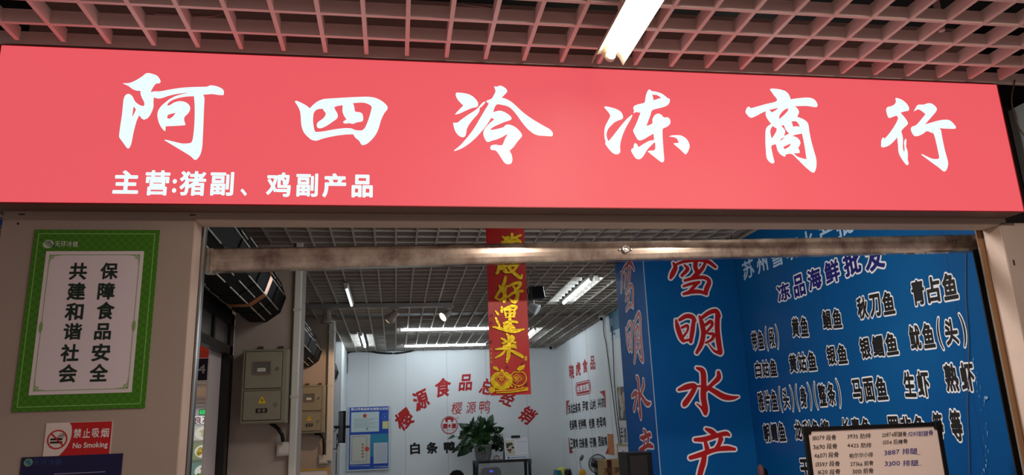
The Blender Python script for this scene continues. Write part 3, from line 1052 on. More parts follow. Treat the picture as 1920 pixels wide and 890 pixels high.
BRUSH = {
 'hao': [[s3(*q) for q in st] for st in (
   [(235, 492, 24), (222, 545, 28), (205, 600, 28), (232, 665, 34), (222, 720, 26)], [(178, 572, 16), (190, 605, 26), (162, 650, 24), (140, 685, 18)],
   [(145, 690, 14), (195, 700, 18), (225, 650, 18), (242, 580, 20)], [(165, 640, 14), (215, 610, 18), (250, 575, 16)],
   [(262, 578, 18), (318, 552, 26), (368, 545, 26), (366, 572, 24), (322, 622, 24)], [(308, 580, 18), (342, 630, 30), (340, 690, 34), (312, 722, 30), (272, 695, 14)],
   [(255, 680, 14), (300, 642, 24), (360, 625, 26), (390, 622, 22)])],
 'yun': [[s4(*q) for q in st] for st in (
   [(150, 18, 12), (165, 32, 18), (175, 48, 20)], [(152, 80, 12), (168, 120, 24), (188, 160, 18)], [(128, 172, 14), (190, 186, 26), (260, 205, 34), (340, 212, 36), (430, 194, 12)],
   [(292, -20, 24), (292, 60, 26), (290, 190, 32)], [(238, 8, 14), (250, 60, 18)], [(245, 5, 14), (320, 5, 18), (338, 35, 22), (320, 70, 16)], [(250, 40, 10), (325, 35, 10)], [(250, 78, 12), (335, 70, 14)],
   [(232, 138, 22), (300, 118, 26), (362, 128, 22)], [(240, 165, 30), (300, 165, 40), (330, 185, 26)])] + [[s3(*q) for q in st] for st in ([(200, 770, 16), (200, 812, 22)], [(212, 790, 16), (285, 762, 24), (335, 768, 24), (312, 802, 14)])],
 'lai': [[s4(*q) for q in st] for st in (
   [(262, 240, 16), (286, 285, 36), (282, 370, 38), (276, 455, 36), (262, 515, 22)], [(208, 285, 14), (240, 300, 24)], [(310, 258, 18), (322, 285, 36), (296, 312, 18)],
   [(222, 332, 20), (280, 312, 24), (345, 325, 18)], [(232, 360, 20), (262, 352, 18)], [(318, 350, 22), (346, 356, 18)],
   [(155, 392, 14), (230, 382, 24), (300, 364, 22), (350, 375, 18)], [(255, 390, 18), (210, 440, 22), (150, 475, 12)], [(300, 402, 18), (345, 425, 30), (405, 458, 30), (416, 474, 12)])],
 'cheng': [[s3(*q) for q in st] for st in (
   [(170, 400, 20), (165, 440, 26), (150, 460, 18)], [(185, 415, 20), (230, 420, 24), (240, 445, 26), (215, 440, 12)], [(240, 370, 24), (280, 420, 26), (330, 470, 30), (375, 500, 26), (388, 470, 12)],
   [(345, 385, 22), (300, 440, 22), (255, 450, 14)], [(170, 395, 22), (260, 390, 22), (350, 380, 20)], [(320, 330, 20), (345, 350, 22)])],
 'shi': [[s3(*q) for q in st] for st in (
   [(205, 115, 14), (225, 130, 20), (262, 122, 20)], [(230, 150, 20), (290, 140, 22), (375, 105, 18)], [(295, 95, 24), (292, 180, 30), (290, 300, 30)], [(205, 170, 22), (250, 165, 26), (360, 160, 22)], [(330, 130, 20), (370, 165, 22)], [(210, 215, 24), (370, 205, 24)], [(230, 255, 22), (350, 250, 22)])],
}
for key in ('shi', 'cheng', 'hao', 'yun', 'lai'):
    st = strokes_uv(BP, BRUSH[key])
    vs, fs = brush(st, 0.0005, 90)
    MB().add([BP.p(a, b, 0.006) for a, b in vs], fs).build('gold_character', GOLD, bn)
# two apples, leaves and a ribbon at the foot
def s4uv(x, y):
    return tuple(BP.uv(900 + x / 5.233, 580 + y / 5.233))


def ell(cx, cy, rx, ry, n=40, dent=0.0):
    o = []
    for i in range(n):
        t = 2 * math.pi * i / n
        k = 1 - dent * math.exp(-((t - 1.5 * math.pi) / .35) ** 2)
        o.append(s4uv(cx + rx * math.cos(t) * k, cy + ry * math.sin(t) * k))
    return o


def band(mb, pts, inner, lift, mi):
    n = len(pts)
    mb.add([BP.p(*q, lift) for q in pts] + [BP.p(*q, lift) for q in inner], [(i, (i + 1) % n, n + (i + 1) % n, n + i) for i in range(n)], mi)


mb = MB()
band(mb, ell(375, 675, 82, 78, dent=.2), ell(375, 675, 72, 68, dent=.2), 0.0058, 0)
for k in range(-6, 7):
    a, b = s4uv(375 + k * 14 - 34, 675 - 34), s4uv(375 + k * 14 + 34, 675 + 34)
    if abs(k) < 4:
        mb.poly(BP, [a, (a[0] + .0007, a[1]), (b[0] + .0007, b[1]), b], 0.0056, 0)
    a, b = s4uv(375 + k * 14 + 34, 675 - 34), s4uv(375 + k * 14 - 34, 675 + 34)
    if abs(k) < 4:
        mb.poly(BP, [a, (a[0] + .0007, a[1]), (b[0] + .0007, b[1]), b], 0.0057, 0)
mb.add([BP.p(*q, 0.0060) for q in ell(210, 695, 108, 92, dent=.15)], [list(range(40))], 0)
for (cx, cy, r1, r2, mi, lf) in ((208, 685, 68, 68, 1, .0064), (208, 685, 58, 58, 0, .0068), (208, 685, 50, 50, 1, .0072), (358, 678, 50, 50, 0, .0062), (358, 678, 43, 43, 1, .0066)):
    mb.poly(BP, [s4uv(cx - r1, cy), s4uv(cx, cy + r2), s4uv(cx + r1, cy), s4uv(cx, cy - r2)], lf, mi)
for ch, cx, cy, w in (('平', 208, 688, 52), ('安', 358, 680, 44)):
    a, b = s4uv(cx - w / 2, cy), s4uv(cx + w / 2, cy)
    put(mb, BP, ch, (a[0] + b[0]) / 2, a[1], b[0] - a[0], (b[0] - a[0]) * 1.1, 0.0076, r=.02, n=40, mi=0)
for leaf in (((125, 560), (160, 560), (190, 600), (165, 600), (130, 585)), ((210, 580), (235, 600), (215, 640), (195, 605)), ((355, 590), (385, 555), (440, 540), (425, 585), (380, 605))):
    mb.poly(BP, [s4uv(*q) for q in leaf], 0.0063, 0)
mb.poly(BP, [s4uv(*q) for q in ((90, 770), (110, 752), (140, 770), (150, 800), (110, 822), (90, 812))], 0.0064, 0)
mb.poly(BP, [s4uv(*q) for q in ((150, 790), (300, 785), (465, 760), (475, 775), (465, 795), (300, 818), (160, 822))], 0.0066, 0)
mb.poly(BP, [s4uv(*q) for q in ((150, 802), (300, 796), (440, 772), (440, 780), (300, 804), (160, 812))], 0.0070, 1)
for k in range(9):
    c = s4uv(140 + k * 34, 765 - (k % 2) * 12)
    mb.disc(BP, c[0], c[1], .0042, .0042, 0.0074, 10, 0)
mb.build('apple_motif', [GOLD, BANNER], bn)
mb = MB()
for i, ch in enumerate('平安是福'):
    c = s4uv(107, 392 + i * 41)
    put(mb, BP, ch, c[0], c[1], .011, .0125, 0.005, r=.0, mi=0)
mb.build('side_lettering', mat('dull_gold', (196, 150, 60), .4, .4), bn)
mb = MB()
c = s4uv(447, 480)
mb.slab(BP, c[0] - .006, c[1] - .01, c[0] + .006, c[1] + .01, .0045, .005, 0)
mb.build('gold_seal', mat('dull_gold', (196, 150, 60), .4, .4), bn)
for x, y in ((105, 315), (265, 563), (415, 530), (110, 130), (455, 730), (112, 60)):
    c = s4uv(x, y)
    MB().disc(BP, c[0], c[1], .0065, .0065, 0.005, 10).build('blossom_print', BANNERDARK, bn)

# ------------------------------------------------------------------ blue advertising boards
BW = Plane((XB, 0, 0), (0, -1, 0), (0, 0, 1))       # side wall, read towards the viewer
BF = Plane((0, YF, 0), (1, 0, 0), (0, 0, 1))        # board facing the viewer
BN = Plane((XN, 0, 0), (0, -1, 0), (0, 0, 1))       # narrow board of the corner


def outlined(root, P, ch, u, v, w, h, core, grow, r=.02, shear=0.0, rot=0.0, n=52, cm=None, wm=WHITEINK):
    mb = MB()
    put(mb, P, ch, u, v, w, h, 0.0010, r=grow, rot=rot, shear=shear, mi=1, n=44)
    put(mb, P, ch, u, v, w, h, 0.0022, r=r, rot=rot, shear=shear, mi=0, n=n)
    mb.build('character', [core, wm], root)


bw = thing('advertising_board', 'wide blue board listing fish names in black outlined characters along the side wall', 'board', (XB, 1.5, 1.0))
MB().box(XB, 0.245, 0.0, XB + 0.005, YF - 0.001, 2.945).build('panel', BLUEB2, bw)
mb = MB()
for px in (1545, 1790):
    u = BW.uv(px, 560)[0]
    mb.slab(BW, u - .0012, 0, u + .0012, 3.0, 0, 0.0006)
mb.build('panel_joint', mat('joint_dark', (4, 40, 100), .6), bw)

ROWS = [
 ('带鱼(段)', 1409, 640, 1462, 630, 38), ('黄鱼', 1484, 614, 1517, 611, 40), ('鲳鱼', 1541, 600, 1580, 595, 39), ('秋刀鱼', 1606, 579, 1679, 565, 46), ('青占鱼', 1708, 551, 1797, 533, 53),
 ('白姑鱼', 1415, 693, 1458, 688, 33), ('黄姑鱼', 1479, 682, 1532, 675, 38), ('银鱼', 1549, 667, 1590, 662, 39), ('银鳕鱼', 1611, 654, 1685, 642, 44), ('鱿鱼(头)', 1704, 634, 1816, 617, 52),
 ('雅片鱼(头)(身)(整条)', 1421, 753, 1579, 736, 42), ('马面鱼', 1597, 733, 1665, 726, 46), ('生虾', 1693, 720, 1745, 719, 52), ('熟虾', 1770, 708, 1830, 705, 57),
 ('朝鳕鱼', 1431, 812, 1474, 808, 37), ('龙利鱼柳', 1489, 806, 1557, 806, 39), ('长青鱼', 1578, 803, 1635, 803, 42), ('罗非鱼', 1665, 801, 1738, 801, 46), ('等', 1749, 797, 1771, 797, 52), ('等', 1781, 797, 1806, 797, 62),
 ('干贝', 1500, 880, 1545, 880, 42)]
for txt, xa, ya, xb_, yb_, hp in ROWS:
    a, b = BW.uv(xa, ya), BW.uv(xb_, yb_)
    xm, ym = (xa + xb_) / 2, (ya + yb_) / 2
    hh = BW.uv(xm, ym - hp / 2)[1] - BW.uv(xm, ym + hp / 2)[1]
    adv = [0.62 if ch in '()' else 1.0 for ch in txt]
    tot, t = sum(adv), 0
    rot = math.atan2(b[1] - a[1], b[0] - a[0])
    for ch, w in zip(txt, adv):
        c = a + (b - a) * (t + w / 2) / tot
        t += w
        cell = np.linalg.norm(b - a) * w / tot
        outlined(bw, BW, ch, c[0], c[1], cell * (0.42 if ch in '()' else 0.78), hh * (1.15 if ch in '()' else 0.88), INK, 0.10 if ch not in '()' else 0.06, r=.036 if ch not in '()' else 0.006, rot=rot)
for ch, x0_, y0_, x1_, y1_ in (('冻', 1459, 530, 1480, 564), ('品', 1489, 514, 1508, 556), ('海', 1516, 502, 1539, 543), ('鲜', 1548, 487, 1573, 531), ('批', 1583, 468, 1612, 516), ('发', 1622, 452, 1655, 508)):
    xm, ym = (x0_ + x1_) / 2, (y0_ + y1_) / 2
    a, b = BW.uv(x0_, ym + 5), BW.uv(x1_, ym - 5)
    c, d = BW.uv(xm, y1_), BW.uv(xm, y0_)
    outlined(bw, BW, ch, (a[0] + b[0]) / 2, (c[1] + d[1]) / 2, b[0] - a[0], (d[1] - c[1]) * .93, NAVYINK, 0.10, r=.035, rot=.03)
mb = MB()
for ch, xm, ym, w, h in (('苏', 1403, 504, 20, 38), ('州', 1429, 494, 19, 36), ('雪', 1457, 482, 21, 38), ('明', 1486, 468, 23, 40), ('水', 1514, 453, 25, 44), ('产', 1549, 437, 27, 46), ('批', 1583, 420, 30, 48), ('发', 1622, 402, 32, 50)):
    a, b = BW.uv(xm - w / 2, ym + 4), BW.uv(xm + w / 2, ym - 4)
    c, d = BW.uv(xm, ym + h / 2), BW.uv(xm, ym - h / 2)
    put(mb, BW, ch, (a[0] + b[0]) / 2, (c[1] + d[1]) / 2, b[0] - a[0], (d[1] - c[1]) * .92, .001, r=.02, rot=.03)
mb.build('shop_name_lettering', mat('pale_blue_ink', (176, 206, 232), .6), bw)

# the four brush characters on the corner boards, drawn stroke by stroke
XUE = [[(232, 272, 16), (246, 300, 30), (226, 345, 34), (212, 374, 20)], [(235, 288, 14), (300, 262, 20), (400, 250, 24), (470, 260, 28), (524, 298, 20)], [(388, 250, 30), (384, 300, 32), (396, 338, 30), (362, 372, 20)],
       [(308, 285, 14), (330, 312, 26), (290, 358, 20)], [(452, 272, 18), (432, 310, 24), (398, 350, 26)], [(310, 392, 18), (380, 374, 24), (450, 372, 26), (480, 400, 30), (462, 450, 34), (456, 480, 26)],
       [(302, 432, 16), (350, 416, 20), (410, 404, 20)], [(302, 486, 18), (360, 470, 28), (420, 470, 26), (462, 486, 20)], [(400, 410, 20), (370, 440, 22), (330, 482, 18)]]
MING = [[(250, 668, 16), (262, 720, 34), (284, 785, 34), (300, 812, 24)], [(275, 665, 22), (320, 640, 30), (362, 645, 32), (378, 670, 28)], [(374, 660, 26), (364, 740, 32), (352, 816, 26)],
        [(290, 720, 16), (328, 705, 20), (330, 738, 16), (302, 780, 16)], [(297, 812, 18), (348, 802, 18)],
        [(412, 640, 14), (430, 690, 34), (440, 760, 34), (425, 835, 32), (394, 893, 22)], [(430, 650, 22), (480, 615, 28), (528, 604, 32), (545, 638, 34)], [(540, 620, 34), (536, 720, 36), (546, 820, 38), (558, 888, 34)], [(556, 895, 30), (515, 880, 18), (474, 832, 8)],
        [(455, 700, 20), (490, 676, 24), (500, 702, 20), (452, 760, 16)], [(470, 760, 14), (510, 766, 24), (500, 800, 20), (456, 825, 14)]]
Y2 = 853
SHUI = [[(394, 146 + Y2, 16), (435, 170 + Y2, 38), (442, 250 + Y2, 40), (440, 350 + Y2, 42), (455, 430 + Y2, 38), (456, 466 + Y2, 20)], [(452, 462 + Y2, 26), (430, 425 + Y2, 20), (394, 394 + Y2, 8)],
        [(268, 298 + Y2, 18), (325, 278 + Y2, 38), (374, 268 + Y2, 32), (378, 288 + Y2, 32), (350, 340 + Y2, 34), (316, 388 + Y2, 38), (306, 402 + Y2, 28)], [(545, 178 + Y2, 26), (545, 215 + Y2, 34), (500, 260 + Y2, 26), (458, 302 + Y2, 22)],
        [(462, 280 + Y2, 22), (510, 305 + Y2, 34), (580, 345 + Y2, 40), (640, 354 + Y2, 28), (684, 346 + Y2, 8)], [(385, 275 + Y2, 10), (418, 272 + Y2, 14)]]
CHAN = [[(458, 570 + Y2, 18), (495, 588 + Y2, 36), (520, 602 + Y2, 26)], [(382, 645 + Y2, 24), (450, 640 + Y2, 34), (540, 614 + Y2, 30), (598, 602 + Y2, 30), (618, 612 + Y2, 20)], [(452, 655 + Y2, 24), (464, 700 + Y2, 34), (468, 735 + Y2, 28)],
        [(562, 640 + Y2, 36), (545, 682 + Y2, 28), (518, 716 + Y2, 22)], [(350, 770 + Y2, 28), (430, 745 + Y2, 34), (520, 715 + Y2, 28), (600, 704 + Y2, 34), (658, 710 + Y2, 20)], [(450, 735 + Y2, 32), (440, 800 + Y2, 40), (425, 850 + Y2, 40), (405, 930 + Y2, 34), (392, 985 + Y2, 16)]]
px1 = lambda st: [[(1200 + x / 3.708, 420 + y / 3.708, w / 3.708) for x, y, w in s] for s in st]

bf = thing('advertising_board', 'blue board facing the viewer with a column of large red outlined characters', 'board', (2.3, YF, 0.0))
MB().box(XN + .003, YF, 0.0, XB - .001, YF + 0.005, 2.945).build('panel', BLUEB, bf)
bnr = thing('advertising_board', 'narrow blue board on the return of the corner with thin red characters', 'board', (XN, 3.2, 0.0))
MB().box(XN, YF, 0.0, XN + 0.005, YN2, 2.925).build('panel', mat('matt_blue_board', (3, 92, 168), 0.6, rgb2=(2, 82, 158), nscale=0.9, spec=0.08), bnr)
MB().box(XN - .003, YF - .003, 0.0, XN + 0.003, YF + .003, 2.93).build('trim_6', mat('pale_edge', (150, 170, 190), .4), kind='structure')
NBOX = ((1164.5, 494, 1191.5, 580), (1175, 592, 1204, 680), (1185, 704, 1220, 784), (1200, 806, 1226, 888))
for st, bx in zip((XUE, MING, SHUI, CHAN), NBOX):
    S = strokes_uv(BF, px1(st))
    mb = MB()
    vs, fs = brush(S, 0.0125, 80)
    mb.add([BF.p(a, b, .001) for a, b in vs], fs, 1)
    vs0, fs0 = brush(S, 0.0, 110)
    mb.add([BF.p(a, b, .0022) for a, b in vs0], fs0, 0)
    mb.build('character', [REDINK, WHITEINK], bf)
    # the same hand on the narrow board
    A = np.vstack([np.array(s) for s in S])
    lo, hi = A[:, :2].min(0), A[:, :2].max(0)
    xm, ym = (bx[0] + bx[2]) / 2, (bx[1] + bx[3]) / 2
    uv0, uv1 = BN.uv(bx[0], ym), BN.uv(bx[2], ym)
    vv0, vv1 = BN.uv(xm, bx[3]), BN.uv(xm, bx[1])
    S2 = [[(uv0[0] + (p[0] - lo[0]) / (hi[0] - lo[0]) * (uv1[0] - uv0[0]), vv0[1] + (p[1] - lo[1]) / (hi[1] - lo[1]) * (vv1[1] - vv0[1]), p[2] * 0.95) for p in s] for s in S]
    mb = MB()
    vs, fs = brush(S2, 0.012, 80)
    mb.add([BN.p(a, b, .001) for a, b in vs], fs, 1)
    vs0, fs0 = brush(S2, 0.0, 90)
    mb.add([BN.p(a, b, .0022) for a, b in vs0], fs0, 0)
    mb.build('character', [REDINK2, WHITEINK], bnr)

# torn clear tape and a thin cable on the side board
mb = MB()
random.seed(7)
for k in range(26):
    t = k / 25
    px, py = 1827 + 22 * math.sin(t * 2.2) + random.uniform(-6, 6), 672 + t * 215
    c = BW.uv(px, py)
    a = random.uniform(0, 3)
    l = random.uniform(.003, .012)
    mb.poly(BW, [(c[0], c[1]), (c[0] + l * math.cos(a), c[1] + l * math.sin(a)), (c[0] + .5 * l * math.cos(a + 1), c[1] - 2 * l)], 0.003 + 0.0005 * (k % 5))
c = BW.uv(1851, 745)
mb.disc(BW, c[0], c[1], .012, .008, .006, 10)
mb.build('tape_residue', mat('clear_tape', (120, 160, 196), .2), kind='stuff', label='torn clear tape and glue residue on the blue side board', cat='residue')
pts = [BW.p(*BW.uv(x, y), .006) for x, y in ((1813, 470), (1813, 560), (1819, 640), (1818, 700), (1816, 760), (1819, 830), (1820, 889))]
MB().tube(pts, 0.0022, 6).build('thin_cable', mat('cable_grey', (84, 84, 92), .5), label='thin grey cable running down the blue side board near the doorway', cat='cable')

# ------------------------------------------------------------------ whiteboard with handwritten numbers
th, ps = math.radians(-0.5), math.radians(-5)
WU = np.array([math.cos(ps), math.sin(ps), 0])
WV = np.array([-math.sin(ps) * math.sin(th), math.cos(ps) * math.sin(th), math.cos(th)])
WO = onY(1632, 798, 0.50)
WB = Plane(WO, WU, WV)
wl = WB.uv(1506, 800)[0]
wr = WB.uv(1762, 796)[0]
wv1 = WB.uv(1632, 796)[1]
wb = thing('whiteboard', 'black-framed whiteboard covered in handwritten order numbers leaning by the blue wall', 'whiteboard', WB.p(0, -0.6))
wb_h = 0.62
MB().slab(WB, wl + .008, wv1 - wb_h, wr - .008, wv1 - .008, -.008, 0).build('panel', mat('whiteboard_surface', (246, 230, 222), .35), wb)
mb = MB()
mb.ring(WB, wl, wv1 - wb_h - .01, wr, wv1, 0.017, -.012, 0.008)
mb.build('frame', BLACKPL, wb)
for uu, s in ((wl, 1), (wr, -1)):
    mb = MB()
    a, b = sorted((uu - s * .004, uu + s * .03))
    mb.slab_c(WB, a, wv1 - .03, b, wv1 + .004, -.014, .013, .004)
    mb.build('corner_cap', BLACKPL, wb)
blue_pen = mat('blue_marker', (58, 60, 140), .6)
black_pen = mat('black_marker', (52, 40, 36), .6)
LN = [('18079 段骨', 1523, 821, 1568, 819, 11, 0), ('31690 段骨', 1524, 838, 1570, 836, 11, 0), ('46071 段骨', 1526, 854, 1573, 852, 11, 0), ('13597 段骨', 1529, 870, 1575, 869, 11, 0), ('1620 段骨', 1533, 885, 1576, 884, 11, 0),
      ('3935 肋排', 1588, 818, 1633, 816, 10, 0), ('4425 肋排', 1588, 835, 1634, 834, 10, 0), ('帕尔尔小排', 1592, 854, 1637, 852, 10, 0), ('27366 前骨', 1594, 870, 1638, 868, 10, 0), ('3001 前骨', 1598, 884, 1638, 882, 11, 0),
      ('20874前腿骨', 1653, 815, 1700, 813, 10, 0), ('1204 后棒骨', 1655, 829, 1702, 827, 10, 0), ('/1293前腿骨', 1701, 814, 1750, 811, 11, 1), ('3887 排腿', 1657, 848, 1720, 844, 12, 1), ('3300 排腿', 1658, 869, 1722, 867, 12, 1)]
random.seed(3)
for txt, xa, ya, xb_, yb_, hp, mi in LN:
    mb = MB()
    a, b = WB.uv(xa, ya), WB.uv(xb_, yb_)
    hh = WB.uv(xa, ya - hp / 2)[1] - WB.uv(xa, ya + hp / 2)[1]
    put_line(mb, WB, txt, a, b, hh, .0012, r=0.012, mi=0, shear=.15, em=1.0, n=40, jitter=.15)
    mb.build('handwriting', (black_pen, blue_pen)[mi], wb)
for xa, ya, xb_, yb_ in ((1712, 851, 1726, 852), (1713, 873, 1728, 872)):
    a, b = WB.uv(xa, ya), WB.uv(xb_, yb_)
    MB().poly(WB, [(a[0], a[1]), (b[0], b[1]), (b[0], b[1] + .0012), (a[0], a[1] + .0015)], .0012).build('pen_stroke', blue_pen, wb)
for uu in (wl, wr - .03):
    MB().slab(WB, uu, -1.25, uu + .03, wv1 - wb_h, -.02, 0).build('stand_leg', BLACK, wb)

# ------------------------------------------------------------------ rolled-up shutters over the shop fronts across the passage
rollm = mat('shutter_roll_black', (11, 10, 10), 0.7, noise=.4, nscale=14, spec=0.15)
ribm = mat('shutter_rib_metal', (206, 198, 186), 0.3, 0.6)
copper = mat('copper_tape', (196, 120, 62), 0.3, 0.7)


def roll(y0, y1, cx, cz, r, label, tape=None):
    t = thing('rolled_shutter', label, 'shutter', (cx, (y0 + y1) / 2, cz - r), 'rolled shutters over the shop fronts')
    n = 10
    dz = SL * 0.9
    prof = [(r * math.cos(2 * math.pi * k / n), r * math.sin(2 * math.pi * k / n)) for k in range(n)]
    p0, p1 = (cx, y0, cz + dz * (y1 - y0)), (cx, y1, cz)
    MB().prism(prof, p0, p1, (1, 0, 0), (0, 0, 1)).build('curtain_roll', rollm, t)
    mb = MB()
    rr = random.Random(int(y0 * 10))
    for k in range(n):
        a = 2 * math.pi * k / n
        for q in (0.0, 0.5):
            if q == 0.5 and k % 2:
                continue
            aa = a + q * 2 * math.pi / n
            rad = r * (1.0 if q == 0 else math.cos(math.pi / n)) + .002
            segs = 4
            for s in range(segs):
                if rr.random() < .2:
                    continue
                f0, f1 = (s + rr.uniform(0, .1)) / segs, (s + rr.uniform(.75, 1)) / segs
                P0 = [p0[i] + (p1[i] - p0[i]) * f0 for i in range(3)]
                P1 = [p0[i] + (p1[i] - p0[i]) * f1 for i in range(3)]
                d = np.array([math.cos(aa) * rad, 0, math.sin(aa) * rad])
                mb.tube([np.array(P0) + d, np.array(P1) + d], 0.0045, 6)
    mb.build('rib', ribm, t)
    mb = MB()
    for fy in (0.12, 0.36, 0.6, 0.84):
        yy = y0 + (y1 - y0) * fy
        zz = p0[2] + (p1[2] - p0[2]) * fy
        mb.tube([(cx + (r + .004) * math.cos(2 * math.pi * k / n), yy, zz + (r + .004) * math.sin(2 * math.pi * k / n)) for k in range(n + 1)], 0.004, 6)
    mb.build('lashing', rollm, t)
    if tape:
        mb = MB()
        ya, yb2 = tape
        za = cz + dz * (y1 - ya)
        q = [(1.01 * r * math.cos(2 * math.pi * k / n), 1.01 * r * math.sin(2 * math.pi * k / n)) for k in (1, 0, -1, -2, -3, -4)]
        q2 = [(a * 1.01, b * 1.01) for a, b in q[::-1]]
        mb.prism(q + q2, (cx, ya, za), (cx, yb2, za - dz * (yb2 - ya)), (1, 0, 0), (0, 0, 1))
        mb.build('tape_band', copper, t)
    return t


roll(0.37, 2.9, -0.985, 2.545, 0.187, 'black rolled-up shutter with copper tape, nearest to the steel rail', tape=(2.18, 2.27))
roll(3.25, 6.2, -1.035, 2.475, 0.187, 'black rolled-up shutter between the two pillars with meter boxes')
roll(6.5, 8.15, -0.985, 2.36, 0.187, 'small dark rolled-up shutter end beyond the second meter box pillar')

# shop front across the passage: dark aluminium frame, transom lights, white door leaf
XF = -1.15
sf = thing('shop_front_frame', 'dark aluminium shop front frame with small transom lights under the shutter roll', 'shop front', (XF, 1.6, 0))
mb = MB()
mb.box(XF - .05, 0.4, 2.13, XF, 2.9, 2.19)
mb.box(XF - .05, 0.4, 2.34, XF, 2.9, 2.42)
mb.box(XF - .05, 2.80, 0, XF, 2.9, 2.42)
for y in (0.9, 1.4, 1.9, 2.35):
    mb.box(XF - .04, y - .02, 2.19, XF - .005, y + .02, 2.34)
mb.build('frame', BLACK, sf)
for y0_, y1_ in ((0.92, 1.38), (1.42, 1.88), (1.92, 2.33), (2.37, 2.8)):
    MB().box(XF - .03, y0_, 2.19, XF - .024, y1_, 2.34).build('transom_pane', mat('transom_glass', (110, 108, 104), .15), sf)
MB().box(XF - .065, 2.48, 0, XF - .055, 3.22, 2.16).build('white_door_leaf', mat('white_door', (206, 196, 194), .5), sf)
MB().box(XF - .05, 0.4, 2.42, XF - .02, 2.9, 3.2).build('wall_over_shop_front', VOID, kind='structure')

# things seen through the gap beside the door leaf
YG = 6.9
GP = Plane((0, YG, 0), (1, 0, 0), (0, 0, 1))


def rr_(P, x0, y0, x1, y1):
    a, b = P.uv(x0, y1), P.uv(x1, y0)
    return a[0], a[1], b[0], b[1]


hs = thing('hanging_stall_sign', 'red over navy hanging stall number sign seen through the gap by the door leaf', 'sign', (float(GP.uv(388, 690)[0]), 5.0, 2.2))
HP = Plane((0, 5.0, 0), (1, 0, 0), (0, 0, 1))
MB().slab(HP, *rr_(HP, 368, 640, 406, 671), -.02, 0).build('red_panel', mat('sign_orange_red', (190, 50, 30), .5, emit=.25), hs)
MB().slab(HP, *rr_(HP, 368, 671, 404, 713), -.02, 0).build('navy_panel', mat('sign_navy', (16, 16, 46), .5), hs)
mb = MB()
for ch, x0_, x1_ in (('2', 375, 380), ('0', 381, 386.5), ('7', 387, 392)):
    put_px(mb, HP, ch, x0_, 659, x1_, 668, .002, r=.01, mi=1, n=40)
put_px(mb, HP, '4', 371.5, 683.5, 385, 699.5, .002, r=.01, n=40)
mb.build('number', [WHITEINK, mat('orange_print', (226, 110, 80), .6)], hs)
MB().slab(HP, *rr_(HP, 380, 560, 382, 640), -.012, -.008).build('hanger', BLACK, hs)
ex = thing('exit_sign', 'small glowing green exit sign seen through the gap by the door leaf', 'sign', GP.p(*GP.uv(380, 778)))
MB().slab(GP, *rr_(GP, 373.5, 766.5, 387.5, 778), 0, .02).build('case', mat('exit_case', (40, 60, 44), .5), ex)
mb = MB()
mb.slab(GP, *rr_(GP, 375, 768, 386, 776.5), .02, .022)
mb.build('lit_face', mat('exit_green', (60, 220, 110), .5, emit=1.0), ex)
mb = MB()
put_px(mb, GP, '图', 377, 768.8, 384, 775.8, .0235, r=.0)
mb.build('pictogram', mat('exit_dark', (6, 70, 30), .5), ex)
fb = thing('menu_lightbox', 'lit white fascia with red writing beneath the green exit sign', 'sign', GP.p(*GP.uv(380, 796)))
MB().slab(GP, *rr_(GP, 345, 779, 400, 795), 0, .015).build('panel', mat('lit_white', (236, 232, 230), .5, emit=.75), fb)
mb = MB()
put_px(mb, GP, '良', 366, 781, 378, 794, .018, r=.02, n=44)
put_px(mb, GP, '友', 380, 779, 394, 792, .018, r=.02, n=44)
mb.build('lettering', REDINK, fb)
food = [('round plate of pale dumplings on a lit menu photo under the fascia', 345, 797, 400, 826, (212, 206, 190)), ('menu photo of yellow noodles below the plate photo', 345, 829, 398, 862, (150, 160, 120)), ('menu photo of green salad at the foot of the gap', 345, 866, 396, 900, (120, 150, 140))]
for i, (lb, a, b, c, d, colr) in enumerate(food):
    q = rr_(GP, a, b, c, d)
    t = thing('menu_photo', lb, 'poster', GP.p((q[0] + q[2]) / 2, q[1]), 'lit menu photos in the shop beyond')
    MB().slab(GP, *q, 0, .012).build('lit_panel', mat('menu_back_%d' % i, colr, .5, emit=.55), t)
    mb = MB()
    cu, cv = GP.uv(382, (b + d) / 2)
    mb.disc(GP, cu, cv, .10, .075, .0135, 28, 0)
    rr = random.Random(i)
    for k in range(16):
        mb.disc(GP, cu + rr.uniform(-.06, .06), cv + rr.uniform(-.04, .04), .022, .014, .0145 + .0006 * k, 10, 1 + k % 2)
    mb.build('food', [mat('plate_white', (236, 232, 222), .5, emit=.6), mat('food_a_%d' % i, ((206, 214, 170), (206, 176, 60), (80, 140, 40))[i], .6, emit=.5), mat('food_b_%d' % i, ((222, 206, 150), (170, 140, 40), (150, 160, 60))[i], .6, emit=.5)], t)
MB().box(-4.5, 6.2, 2.0, -1.5, 6.26, 2.1).build('trim_7', mat('slat_tan', (170, 140, 110), .6), kind='structure')
mb = MB()
for k in range(7):
    z = 2.02 + 0.0 * k
    a, b = GP.uv(350, 716 + k * 6.5), GP.uv(405, 716 + k * 6.5)
    mb.slab(GP, a[0], a[1] - .012, b[0], a[1] + .008, 0.002, .03)
mb.build('trim_8', mat('slat_tan', (170, 140, 110), .6), kind='structure')
lamp('stall_lamp', 'POINT', (-2.6, 5.6, 2.5), 14, (1, .95, .9), shadow_soft_size=.15)

